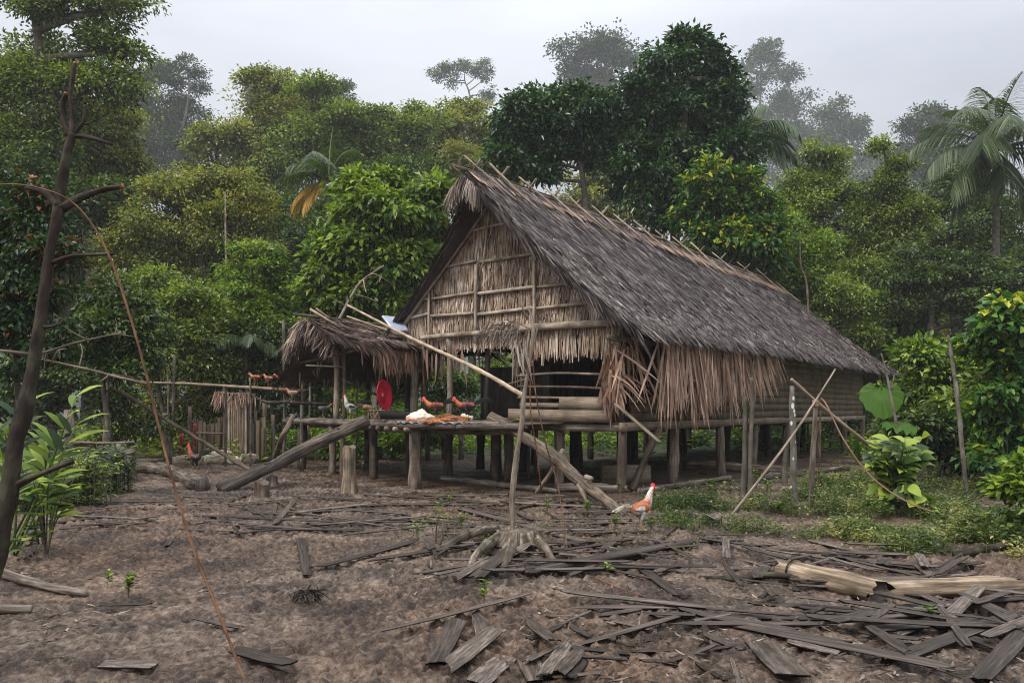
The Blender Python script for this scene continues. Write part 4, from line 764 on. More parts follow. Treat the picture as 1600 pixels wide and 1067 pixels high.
# logs, stumps, sacks of the left yard
logthing('lying_log', 'dark bent log lying on the mud in front of the rooster', 'log', [G(205, 742, .1), G(250, 743, .12), P(285, 745, 17.6), G(318, 768, .09)], [.10, .14, .15, .16], 'log', knob=.2)
for k, (x0, y0, x1, y1, r, lab) in enumerate(((268, 728, 300, 726, .12, 'short pale log chunk lying left of the dark rooster'), (318, 730, 348, 728, .17, 'stripped log chunk lying right of the dark rooster'), (340, 728, 362, 724, .18, 'rounded log chunk in the middle of the row by the fence'), (360, 728, 376, 729, .12, 'small cream log chunk with its cut end showing'), (382, 728, 398, 726, .15, 'brown husk like log chunk at the right of the row'))):
    logthing('log_chunk', lab, 'log', [G(x0, y0, r * .8), G(x1, y1, r * .8)], [r * 1.05, r * 1.15, r], 'creamwood', 12, group='log chunks lying by the fence', knob=.2)
def stump(name, label, px, py, r0, r1, h, mat, pale=None, tall=False):
    b = G(px, py); th = thing(name, label, 'stump', b); mb = MB(); n = 28; prof = np.linspace(0, 1, 9); V = []; g = []
    for q in prof:
        for j in range(n):
            a = 2 * math.pi * j / n; r = (r0 + (r1 - r0) * sst(0, .5, q)) * (1 + .16 * (vn(a * 1.6 + px, q * 2, 2) - .5) + .07 * math.sin(a * 5 + px)); zt = q * h + (q == 1) * .04 * math.sin(a * 2 + px)
            V.append(b + A(r * math.cos(a), r * math.sin(a), zt - .05 * (q == 0))); g.append((q * h, a * r0, .5))
    Q = [(k * n + j, k * n + (j + 1) % n, (k + 1) * n + (j + 1) % n, (k + 1) * n + j) for k in range(8) for j in range(n)]
    mb.add(V, np.array(Q), np.array(g)); mb.build('trunk', M[mat], th, True)
    mb = MB(); mb.add(V[-n:] + [np.mean(V[-n:], axis=0) + UP * .02], np.array([(j, (j + 1) % n, n) for j in range(n)]), g[-n:] + [(h, 0, .5)]); mb.build('cut_top', M[pale or mat], th)
    return th
stump('tree_stump', 'broad sawn stump at the left beside the leafy plants', 188, 756, .36, .30, .72, 'post', 'log')
stump('tree_stump', 'pale weathered upright stump in front of the deck', 546, 773, .17, .12, .95, 'palelog')
stump('tree_stump', 'low mossy stump at the edge of the weeds', 1113, 822, .17, .13, .2, 'barkdark', 'log')
stump('wood_block', 'small square wood block on the mud left of the pale stump', 408, 776, .14, .14, .26, 'post', 'post')
stump('wood_block', 'half buried low block beside the foot of the notched log', 425, 762, .14, .12, .2, 'log', 'post')
# the rooted stump in the middle with a sapling pole
b = G(812, 858); st = thing('root_stump', 'old stump with pale spreading buttress roots in the middle of the yard', 'stump', b)
mb = MB(); n = 48; V = []; g = []; ang = [R(200), R(235), R(268), R(320), R(20), R(120)]
for q in np.linspace(0, 1, 12):
    for j in range(n):
        a = 2 * math.pi * j / n; lb = sum(math.exp(-((a - x + math.pi) % (2 * math.pi) - math.pi) ** 2 * 9) for x in ang); r = .135 + .05 * (1 - q) + lb * (.05 + .2 * (1 - q) ** 2.2) + .015 * math.sin(a * 13)
        V.append(b + A(r * math.cos(a) * 1.15, r * math.sin(a), q * .22 + (.06 * vn(a * 3, 1, 1) if q == 1 else 0) - .03)); g.append((q * .3, a * .3, .6))
Q = [(k * n + j, k * n + (j + 1) % n, (k + 1) * n + (j + 1) % n, (k + 1) * n + j) for k in range(11) for j in range(n)]
mb.add(V, [np.array(Q), (np.arange(n) + 11 * n)[None]], np.array(g)); mb.build('trunk', M['stumpwood'], st, True)
for pts, r in (([(775, 822, .15), (745, 832, .12), (715, 842, .08), (690, 848, -.02)], [.07, .065, .05, .03]), ([(785, 834, .15), (765, 850, .12), (745, 868, .08), (722, 886, -.02)], [.07, .065, .05, .03]), ([(805, 838, .14), (798, 855, .11), (792, 872, .08), (778, 888, -.02)], [.08, .07, .06, .03]), ([(835, 838, .15), (850, 856, .08), (870, 872, -.02)], [.08, .06, .03])):
    mb = MB(); tube(mb, [G(x, y + 14, z) for x, y, z in pts], r, 8, n=16, wob=.15); mb.build('root', M['stumpwood'], st, True)
sap = thing('sapling_pole', 'thin crooked sapling pole rising behind the rooted stump', 'sapling', G(801, 850))
Ys = 9.55
mb = MB(); tube(mb, [P(800, 858, Ys), P(801, 780, Ys), P(806, 720, Ys), P(815, 660, Ys), P(818, 620, Ys), P(829, 560, Ys), P(833, 510, Ys), P(825, 478, Ys)], [.035, .036, .033, .03, .032, .026, .02, .012], 8, n=40, wob=.18); tube(mb, [P(829, 560, Ys), P(838, 520, Ys), P(842, 508, Ys)], [.016, .012, .008], 6); tube(mb, [P(824, 500, Ys), P(812, 470, Ys), P(806, 458, Ys)], [.012, .008, .004], 5); mb.build('stem', M['pole'], sap, True)
mb = MB(); n = 90; a = rng.random(n); hang(mb, P(797, 508, Ys) + rng.normal(size=(n, 3)) * A(.11, .1, .045) + np.outer(a, A(-.05, 0, 0)), A(-.5, 0, -.55) + rng.normal(size=(n, 3)) * .45, rng.uniform(.12, .34, n), rng.uniform(.008, .02, n), rng.uniform(.1, .6, n)); tube(mb, [P(832, 516, Ys), P(800, 502, Ys), P(775, 512, Ys), P(760, 540, Ys)], .008, 5); mb.build('dry_leaf', M['frond_grey'], sap)
mb = MB(); n = 26; hang(mb, P(812, 540, Ys) + rng.normal(size=(n, 3)) * A(.05, .05, .06), -UP + rng.normal(size=(n, 3)) * .15, rng.uniform(.2, .45, n), .02, .1); mb.build('dry_leaf', M['frond_grey'], sap)
def cane(name, label, cat, pts, r, mat='cane', sides=6, n=60):
    pts = [A(*p) for p in pts]; mb = MB(); tube(mb, pts, r, sides, n=n, wob=.08); o = mb.build(name, M[mat], None, True, tuple(pts[0])); return tag(o, label, cat)
cane('hanging_vine', 'thin brown vine hanging from the sapling pole down onto the mud', 'vine', [P(832, 512, Ys), P(835, 600, Ys), P(852, 690, Ys), P(872, 760, 9.6), P(885, 850, 9.2), G(893, 882, .02), G(920, 905, .02), G(1010, 945, .02)], .009)
cane('hanging_vine', 'shorter straight vine hanging beside the sapling pole', 'vine', [P(829, 560, Ys), P(829, 640, Ys), P(838, 700, Ys), P(846, 770, 9.7)], .009)
cane('bamboo_pole', 'long diagonal bamboo pole from the porch roof to the sapling', 'pole', [P(543, 477, 18.6), P(640, 527, 15.2), P(740, 574, 11.8), P(818, 618, 9.6)], [.026, .03, .031, .031], 'bamboo', 8)
# bare tree at the left edge, close to the camera
Yb = 5.6; bt = thing('bare_tree', 'bare dark lopped tree close by at the left edge', 'tree', P(-48, 1010, Yb) * A(1, 1, 0))
def pxr(p): return p * .82 / F * Yb
mb = MB(); tube(mb, [P(-48, 1010, Yb), P(-14, 900, Yb), P(12, 780, Yb), P(27, 690, Yb), P(47, 600, Yb), P(62, 510, Yb), P(78, 400, Yb), P(92, 325, Yb), P(103, 250, Yb), P(113, 208, Yb)], [pxr(x) for x in (19.5, 17.2, 15.2, 14.0, 12.5, 10.5, 9.0, 9.4, 7.4, 7.0)], 14, n=70, wob=.12, knob=.1); mb.build('trunk', M['barkdark'], bt, True)
for pts, rr in (([(112, 215), (113, 180), (110, 150), (118, 100)], (8, 7, 6, 6)), ([(110, 212), (101, 190), (97, 165), (103, 147)], (8, 7, 6, 5)), ([(114, 212), (130, 192), (133, 170), (133, 150)], (6, 5, 5, 4)), ([(112, 212), (140, 215), (176, 226)], (6, 4, 3)), ([(92, 322), (70, 302), (42, 292)], (11, 8, 7)), ([(95, 325), (130, 308), (160, 298), (192, 292)], (12, 8, 7, 6)), ([(82, 410), (120, 400), (176, 397)], (7, 5, 4)), ([(16, 762), (60, 742), (115, 720)], (11, 7, 7)), ([(132, 195), (150, 188), (172, 174)], (3, 2, 1.5)), ([(55, 505), (75, 510), (95, 505)], (8, 5, 3))):
    mb = MB(); tube(mb, [P(x, y, Yb) for x, y in pts], [pxr(x * .75) for x in rr], 9, n=16, wob=.2); mb.build('branch', M['barkdark'], bt, True)
for (x, y, x2, y2, rr) in ((188, 293, 193, 291.5, 6.3), (117.7, 104, 118.6, 98, 6.2), (103, 150, 103.6, 145, 5.2)):
    mb = MB(); tube(mb, [P(x, y, Yb), P(x2, y2, Yb)], pxr(rr * .76), 10, n=2, wob=.05); mb.build('cut_end', solidmat('cut_wood', (.28, .07, .035), .7), bt)
cane('arched_cane', 'long reddish cane arching down across the left foreground', 'cane', [P(-30, 288, 5.2), P(40, 290, 5.2), P(100, 308, 5.25), P(140, 345, 5.3), P(175, 410, 5.3), P(205, 500, 5.3), P(235, 610, 5.25), P(262, 720, 5.2), P(300, 850, 5.1), P(345, 965, 4.98), P(392, 1085, 4.88)], [.004, .005, .006, .007, .007, .008, .009, .009, .010, .010, .010], n=90)

# ------------------------------------------------------------------ right side poles and logs
def rpole(name, label, pts, r, mat='bark', cat='post', extra=None, sides=9):
    pts = [A(*p) for p in pts]; th = thing(name, label, cat, pts[0]); mb = MB(); tube(mb, pts, r, sides, n=24, wob=.16, knob=.15); mb.build('stem', M[mat], th, True)
    if extra: mb = MB(); extra(mb); mb.build('side_stem', M[mat], th, True)
    return th
rpole('rough_post', 'double barked post standing under the palm leaf curtain', [G(1160, 788, -.1), P(1163, 710, 13.9), P(1165, 620, 13.9)], [.06, .048, .04], extra=lambda mb: tube(mb, [G(1172, 788, -.1), P(1172, 700, 13.9), P(1176, 620, 13.85), P(1174, 590, 13.8)], [.05, .045, .04, .03], 8, wob=.15))
spm = None
rp_ = rpole('spotted_post', 'brown post with white lichen spots right of the leaf curtain', [G(1240, 803, -.1), P(1239, 700, 12.6), P(1237, 603, 12.6)], [.055, .048, .042])
spotm = solidmat('lichen', (.62, .62, .58), .9)
for k, (py, s_) in enumerate(((622, .03), (634, .04), (648, .025), (661, .03), (690, .02), (716, .025), (760, .02), (642, .03))):
    mb = MB(); a = -1.57 + rng.normal() * .5; r = .0495; hh = zat(py, 12.6); c = A((1238 - 800) / F * 12.6, 12.6, hh); V = []
    for j in range(8): th_ = a + s_ / r * .6 * math.cos(j * .785); V.append(c + A((r + .003) * math.cos(th_), (r + .003) * math.sin(th_), s_ * 1.2 * math.sin(j * .785)))
    mb.add(V, np.arange(8)[None]); mb.build('lichen_spot', spotm, rp_)
rpole('tied_post', 'pale pole post where the leaning stick and cane are tied', [G(1266, 798, -.1), P(1270, 710, 12.9), P(1275, 625, 12.9)], [.048, .042, .036], 'pole')
mb = MB()
for k in range(6): tube(mb, [P(1274, 634, 12.9) + A(.048 * math.cos(q), .048 * math.sin(q), k * .016 + .01 * math.sin(q)) for q in np.linspace(0, 6.283, 9)], .008, 5, n=10, wob=0)
tag(mb.build('binding', M['frond_dry'], None, True, tuple(P(1274, 634, 12.9))), 'vine binding wound around the top of the pale tied post', 'binding')
cane('leaning_stick', 'thick straight stick leaning up to the right through the tied post', 'stick', [G(1140, 812, .02), P(1215, 712, 12.3), P(1262, 645, 12.75), P(1305, 577, 13.2)], [.021, .022, .019, .014], 'pole', 8)
cane('crossing_stick', 'long brown stick crossing down to the right beside the side wall', 'stick', [P(1236, 592, 13.0), P(1290, 640, 13.1), P(1366, 702, 13.4)], [.025, .03, .03], 'bamboo', 7)
cane('crossing_cane', 'thin pale cane bowing from the tied post down into the weeds and out right', 'cane', [P(1283, 622, 12.8), P(1292, 634, 12.6), P(1320, 690, 12.2), P(1362, 745, 11.9), P(1420, 785, 11.5), P(1490, 808, 11.3), P(1560, 820, 11.2), P(1640, 824, 11.2)], [.010, .013, .013, .012, .012, .011, .01], 'frond_dry', 7)
cane('vine_string', 'thin cord hanging down beside the pale tied post', 'cord', [P(1282, 640, 12.8), P(1281, 700, 12.8), P(1277, 760, 12.8)], .008)
rpole('slim_post', 'tall slim mottled pole standing alone in the weeds at the right', [G(1512, 778, -.1), P(1502, 690, 14.6), P(1494, 610, 14.6), P(1481, 523, 14.6)], [.045, .04, .035, .02], cat='pole')
rpole('forked_pole', 'slender forked pole behind the broad leafed plant', [G(1412, 752, -.1), P(1405, 690, 16.6), P(1388, 600, 16.6), P(1377, 552, 16.6)], [.03, .03, .025, .015], cat='pole', extra=lambda mb: tube(mb, [P(1393, 610, 16.6), P(1397, 585, 16.6)], [.018, .01], 6))
rpole('broken_stub', 'short broken stub post between the tied post and the house', [G(1226, 760, -.1), P(1226, 725, 17), P(1228, 700, 17)], [.07, .06, .04])
# broken pale log at the right
def splitlog(label, a, b, r, seed):
    a, b = A(*a), A(*b); th = thing('pale_log', label, 'log', a); mb = MB(); T = nrm(b - a); S = nrm(np.cross(T, UP)); U = np.cross(S, T); n, m = 30, 18; V = []; g = []
    Lg = np.linalg.norm(b - a)
    for i in range(n + 1):
        q = i / n
        for j in range(m):
            th_ = 2 * math.pi * j / m; jag = (.10 * (vn(j * 1.7 + seed, 0, 1) - .5) * 2) if i in (0, n) else 0
            rr = r * (1 + .06 * math.sin(q * 9 + seed) + .05 * fbm(q * 6, j * .5, 2, 1)) * (1 - .25 * sst(.75, 1, q) * (seed > 3)); fl = 1.15 - .25 * math.sin(th_)
            V.append(a + T * (q * Lg + jag) + S * math.cos(th_) * rr * fl + U * (math.sin(th_) * rr * .92 + r * .8)); g.append((q * Lg, abs((th_ / math.pi + 1) % 2 - 1) * 3 * r, .5))
    Q = [(k * m + j, k * m + (j + 1) % m, (k + 1) * m + (j + 1) % m, (k + 1) * m + j) for k in range(n) for j in range(m)]
    mb.add(V, np.array(Q), np.array(g)); mb.build('trunk', M['palelog'], th, True)
    for e_, ring in ((0, V[:m]), (1, V[-m:])):
        c = np.mean(ring, axis=0) + T * (.10 if e_ == 0 else -.12); mb = MB(); mb.add(list(ring) + [c], np.array([(j, (j + 1) % m, m) for j in range(m)]), A(0, 0, .1)); mb.build('broken_end', M['plank'] if e_ else M['post'], th)
    return th
l1 = splitlog('thick pale broken log with a dark band, left of the two', G(1226, 902, 0), G(1378, 936, 0), .12, 2); splitlog('long pale split log tapering to the right edge, right of the two', G(1383, 930, 0), G(1590, 928, 0), .10, 7)
cA, cB = G(1226, 902, .098), G(1378, 936, .098); cT = nrm(cB - cA); cS = nrm(np.cross(cT, UP)); cc_ = cA + cT * .13
mb = MB(); tube(mb, [cc_ + cS * .147 * math.cos(q) + UP * .128 * math.sin(q) for q in np.linspace(0, 6.283, 17)], .009, 6, n=24); mb.build('band', M['barkdark'], l1)
logthing('branch_log', 'dark rough branch lying at the right edge against the weeds', 'branch', [G(1490, 870, .03), G(1540, 866, .06), G(1605, 858, .08)], [.03, .05, .055], 'barkdark', 8, knob=.4)
logthing('fallen_branch', 'smooth brown branch lying at the far left foreground', 'branch', [G(-20, 900, .04), G(60, 916, .05), G(136, 930, .02)], [.05, .045, .03], 'log', 8)
logthing('fallen_branch', 'short thick branch end at the bottom left corner', 'branch', [G(-30, 955, .03), G(10, 957, .04), G(50, 954, .03)], [.05, .045, .035], 'log', 8)
logthing('fallen_branch', 'long thin branch lying left of the broken pale log', 'branch', [G(1092, 905, .02), G(1150, 906, .04), G(1210, 908, .05), G(1290, 915, .03), G(1330, 925, .02)], [.02, .03, .03, .025, .02], 'barkdark', 7)
for k, (a, b, r, mt, lab) in enumerate((((1000, 772), (1140, 750), .06, 'log', 'long grey pole lying on the soil just behind the rooster'), ((1075, 732), (1240, 742), .13, 'palelog', 'thick pale log lying under the side of the house'), ((1190, 750), (1325, 735), .08, 'log', 'grey log lying under the right half of the house'), ((870, 768), (980, 770), .09, 'log', 'square cut log at the foot of the front corner post'), ((690, 752), (870, 772), .06, 'log', 'long low log on the soil under the deck'))):
    logthing('floor_log', lab, 'log', [G(*a, r * .7), G(*b, r * .7)], [r, r * .95, r * .8], mt, 10, knob=.2)
bx_ = thing('wooden_box', 'pale rectangular wooden trough standing under the front of the house', 'box', G(978, 757))
a, b = G(942, 757), G(1016, 756); mb = MB(); box(mb, a + UP * .21, b + UP * .21, .04, .4, A(0, 0, 1), segs=2); mb.build('side_board', M['rail'], bx_); mb = MB(); box(mb, a + UP * .21 + A(0, .35, 0), b + UP * .21 + A(0, .35, 0), .04, .38, A(0, 0, 1)); mb.build('side_board', M['rail'], bx_)
for q in (a, b): mb = MB(); box(mb, q + UP * .2 + A(0, .02, 0), q + UP * .2 + A(0, .34, 0), .04, .36); mb.build('end_board', M['rail'], bx_)
# rack at the left
rk = thing('stick_rack', 'low rack of grey sticks over the stump at the left', 'rack', G(150, 750))
for k in range(4): pole(rk, 'rack_pole', [P(88 + k * 6, 688 + k * 2, 18.2 + .1 * k), P(150, 692 + k * 1.5, 18 + .1 * k), P(210, 691 + k, 17.9 + .1 * k)], .028, 'post')
pole(rk, 'upright', [A(*P(186, 700, 17.95)[:2], 0), P(186, 693, 17.95)], .07, 'pole'); pole(rk, 'upright', [A(*P(108, 700, 18.2)[:2], 0), P(108, 640, 18.2)], .11, 'bark'); pole(rk, 'cross_stick', [P(72, 684, 18), P(138, 671, 18)], .02, 'pole')

# ------------------------------------------------------------------ planks and bark slabs littering the mud
protos = []
for k in range(14):
    mb = MB(); m = 8; w = 1.; V = []; g = []; jl = rng.random(5) - .5; jr = rng.random(5) - .5; tp = rng.uniform(.7, 1.1, 2) if k % 4 else rng.uniform(.3, .9, 2); cv = rng.normal() * .035; bd = rng.normal() * .02; ks = rng.random() * 40
    for i in range(m + 1):
        q = i / m
        for side_ in (0, 1):
            for j in range(5):
                y = (j / 4 - .5); x = q - .5
                if i == 0: x += jl[j] * .10 + (j - 2) * .03 * (k % 3 - 1)
                if i == m: x += jr[j] * .09
                wd = 1 * (1 - (1 - tp[0]) * max(0, .3 - q) / .3) * (1 - (1 - tp[1]) * max(0, q - .75) / .25) * (1 + .16 * (vn(q * 5 + ks, j * 3, 1) - .5))
                V.append((x, y * wd + cv * 8 * (q - .5) ** 2 + .1 * math.sin(q * 3 + ks) * cv * 4, (bd * 4 * (q - .5) ** 2 * 6 + (1 - 4 * y * y) * .25 + .12 * (vn(q * 6 + ks, y * 5, 2) - .5)) + (side_ * -.4))); g.append((x * 1.2, y * .16 + ks, 0))
    Q = []
    for i in range(m):
        a0 = i * 10
        for j in range(4): Q += [(a0 + j, a0 + 10 + j, a0 + 11 + j, a0 + j + 1), (a0 + 5 + j, a0 + 6 + j, a0 + 16 + j, a0 + 15 + j)]
        Q += [(a0, a0 + 5, a0 + 15, a0 + 10), (a0 + 4, a0 + 14, a0 + 19, a0 + 9)]
    cap = [tuple([0, 1, 2, 3, 4, 9, 8, 7, 6, 5]), tuple([m * 10 + x for x in (5, 6, 7, 8, 9, 4, 3, 2, 1, 0)])]
    mb.add(V, [np.array(Q), np.array(cap)], np.array(g)); o = mb.build('bark_plank', M['plank']); protos.append(o)
used = set()
def plank(x, y, ang, Lg, w, dz=0., label='dark weathered bark slab among the litter in the yard', group='bark slabs littering the mud', pitch=None, th=.05):
    k = random.randrange(len(protos)); o = protos[k]
    if k in used: o = o.copy(); col.objects.link(o)
    used.add(k); hx, hy = math.cos(ang) * Lg * .45, math.sin(ang) * Lg * .45
    z1, z0, zc = float(gz(x + hx, y + hy)), float(gz(x - hx, y - hy)), float(gz(x, y)); pt = math.atan2(z1 - z0, Lg * .9) if pitch is None else pitch
    o.location = (x, y, max(zc, (z0 + z1) / 2) + dz * .9 + .014); o.rotation_euler = (rng.normal() * .07, -pt, ang); o.scale = (Lg, w * .86, th * .75 * (.6 + .6 * rng.random()))
    return tag(o, label, 'plank', group)
def pk(x0, y0, x1, y1, w, dz=0., label=None, th=.05, group='large planks lying across the yard'):
    a, b = G(x0, y0), G(x1, y1); d = b - a; Lg = float(np.linalg.norm(d[:2])); c = (a + b) / 2
    return plank(c[0], c[1], math.atan2(d[1], d[0]), Lg, w, dz, label, group, th=th)
for args in (
    (722, 797, 995, 872, .15, .06, 'long straight grey beam lying over the rooted stump toward the right', .12),
    (828, 908, 1078, 855, .17, .05, 'thick dark beam lying right of the rooted stump pointing up right', .12),
    (610, 1005, 832, 943, .12, .05, 'long pointed slab lying diagonally in the centre foreground'),
    (1385, 1040, 1580, 972, .15, .05, 'long greyish slab pointing up to the right corner'),
    (880, 948, 1110, 962, .09, .02, 'wet shining flat strip lying across the mud right of centre'),
    (1003, 893, 1060, 942, .12, .03, 'pale grey flat plank right of the thick dark beam'),
    (1150, 985, 1480, 1062, .17, .03, 'very long dark slab running down to the bottom right'),
    (1070, 972, 1240, 995, .16, .03, 'broad dark slab ending at the very long slab'),
    (1190, 1015, 1240, 1075, .27, .05, 'broad frayed slab at the bottom right of centre'),
    (1530, 1070, 1600, 1000, .16, .05, 'slab at the far bottom right corner'),
    (1230, 1012, 1310, 1030, .1, .02, 'short slab just above the very long slab'),
    (1300, 990, 1470, 962, .08, .03, 'thin curved slab below the broken pale log'),
    (1250, 960, 1370, 965, .1, .03, 'flat slab lying just below the broken pale log'),
    (1345, 995, 1440, 1012, .1, .03, 'stubby slab left of the long greyish slab'),
    (1395, 950, 1640, 942, .12, .03, 'long board lying under the right pale log'),
    (1480, 975, 1530, 935, .14, .06, 'upright lying broad slab right below the pale log'),
    (1520, 950, 1620, 1010, .10, .06, 'slab crossing others near the right edge'),
    (500, 890, 650, 852, .13, .03, 'pale wet slab left of the stump roots'),
    (590, 880, 740, 862, .11, .05, 'dark flat slab touching the left stump root'),
    (655, 900, 780, 885, .1, .03, 'slab in front of the rooted stump'),
    (745, 922, 800, 870, .17, .06, 'reddish slab leaning before the stump roots'),
    (815, 985, 838, 1070, .19, .02, 'slab at the bottom edge left of centre pointing to the viewer'),
    (700, 1060, 775, 1000, .17, .04, 'grey slab at the bottom edge pointing up right'),
    (745, 1072, 790, 1032, .19, .02, 'pale broken slab at the bottom edge beside the grey slab'),
    (825, 985, 865, 1035, .12, .06, 'dark frayed slab standing on others at the bottom centre'),
    (850, 1070, 885, 1022, .13, .04, 'first of three parallel slabs at the bottom centre'),
    (875, 1072, 905, 1030, .12, .03, 'second of three parallel slabs at the bottom centre'),
    (890, 1072, 912, 1040, .09, .03, 'third of three parallel slabs at the bottom centre'),
    (745, 970, 758, 1010, .13, .02, 'short blunt slab below the pointed slab'),
    (680, 1045, 715, 985, .17, .01, 'pale slab half sunk in mud below the pointed slab'),
    (365, 1030, 455, 1062, .16, .04, 'flat slab at the foot of the arched cane'),
    (160, 1048, 245, 1052, .12, .02, 'thin slab at the bottom left of the yard'),
    (160, 952, 235, 954, .06, .03, 'small dark stick like slab left of the little shrub'),
    (310, 985, 375, 992, .09, .03, 'small dark slab just left of the arched cane'),
    (40, 832, 150, 818, .08, .03, 'long thin slab at the left beside the bare tree'),
    (470, 852, 480, 900, .12, .01, 'small pale square slab in the mud left of centre'),
    (30, 880, 60, 862, .12, .02, 'grey slab right behind the bare tree'),
    (430, 828, 460, 788, .1, .03, 'slab pointing toward the pale upright stump'),
    (1085, 800, 1010, 870, .05, .03, None), (985, 800, 1010, 815, .1, .02, None)):
    pk(*args[:7], **({'th': args[7]} if len(args) > 7 else {})) if args[6] else pk(*args[:6], label='narrow dark slab lying near the cream rooster')
def scatter(n, poly, Lr, Wr, label, group, angs=None, dzr=.05, th=.04):
    poly = np.array(poly, float); lo, hi = poly.min(0), poly.max(0); k = 0
    while k < n:
        px, py = rng.uniform(lo[0], hi[0]), rng.uniform(lo[1], hi[1]); ins = False; j = len(poly) - 1
        for i in range(len(poly)):
            if (poly[i][1] > py) != (poly[j][1] > py) and px < (poly[j][0] - poly[i][0]) * (py - poly[i][1]) / (poly[j][1] - poly[i][1]) + poly[i][0]: ins = not ins
            j = i
        if not ins: continue
        g_ = G(px, py); a = (angs[random.randrange(len(angs))] + rng.normal() * 14) if angs else rng.uniform(0, 180)
        plank(g_[0], g_[1], R(a), rng.uniform(*Lr) * 1.1, rng.uniform(*Wr) * (.45 + .6 * rng.random()), rng.uniform(0, dzr), label, group, th=th); k += 1
scatter(66, [(1110, 838), (1320, 850), (1600, 885), (1600, 1000), (1400, 1040), (1240, 960), (1060, 890)], (.35, 1.1), (.07, .17), 'dark bark slab in the tangle around the broken pale logs', 'bark slabs around the broken logs', None, .10)
scatter(44, [(640, 850), (900, 852), (1100, 850), (1090, 900), (880, 920), (700, 900)], (.35, 1.1), (.06, .15), 'bark slab lying among the roots of the central stump', 'bark slabs around the stump', None, .08)
scatter(56, [(560, 770), (960, 785), (1000, 840), (700, 840), (520, 830), (400, 790)], (.5, 1.7), (.06, .14), 'long bark strip in the litter between stump and deck', 'bark strips in front of the deck', (0, 12, -22, 38, 150, 65, 95), .05)
scatter(34, [(190, 780), (460, 770), (520, 840), (250, 850), (80, 830)], (.5, 1.7), (.05, .13), 'thin bark strip in the litter before the leaning notched log', 'bark strips on the left', (10, 30, 50, -15, 120), .03)
scatter(26, [(950, 960), (1200, 990), (1180, 1067), (900, 1067), (760, 980)], (.15, .55), (.04, .12), 'small splinter slab lying in the mud at the bottom right', 'splinters in the foreground', None, .02)
scatter(15, [(900, 850), (1150, 845), (1330, 900), (1250, 1000), (980, 1000), (860, 930)], (.4, 1.2), (.08, .18), 'long thin bark strip between the stump and the broken pale logs', 'bark strips right of the stump', (0, 12, -20, 30, 150, 170), .03)
for o in [p for k, p in enumerate(protos) if k not in used]: bpy.data.objects.remove(o)

# ------------------------------------------------------------------ foliage
def blob_pts(n, c, r, shell=.55):
    k = max(3, n // 11); sd_ = rdir(k, .25); sq = (shell + (1.0 - shell) * rng.random(k) ** .6) * (1 + .26 * rng.normal(size=k)); S = sd_ * sq[:, None]
    i = rng.integers(0, k, n); X = S[i] + rng.normal(size=(n, 3)) * .20 * A(1, 1, .6)
    return np.asarray(c) + X * np.asarray(r), nrm(X)
def leafcloud(mb, cs, ds, per, cr, Ln, W, droop=.35, out=.6, flat=.6, upn=.9, jit=.35, tone=None):
    """clusters at cs, each with leaves spread round it, pointing outward and down"""
    nc = len(cs); per_ = per; n = nc * per_; C = np.repeat(cs, per_, 0); Dn = np.repeat(ds, per_, 0); rr_ = np.broadcast_to(cr, nc) * rng.uniform(.55, 1.3, nc); od = rdir(n, .35); off = od * (rng.random((n, 1)) ** .45) * A(1, 1, flat) * np.repeat(rr_, per_)[:, None] * .85
    D = nrm(off) * .7 + Dn * out * .6 + rng.normal(size=(n, 3)) * jit - UP * droop
    N = UP * upn + Dn * .35 + rng.normal(size=(n, 3)) * .45
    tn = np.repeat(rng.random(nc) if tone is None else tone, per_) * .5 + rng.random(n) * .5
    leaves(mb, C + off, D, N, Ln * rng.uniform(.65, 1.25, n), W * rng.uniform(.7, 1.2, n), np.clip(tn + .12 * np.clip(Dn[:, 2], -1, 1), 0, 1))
TREES = 0
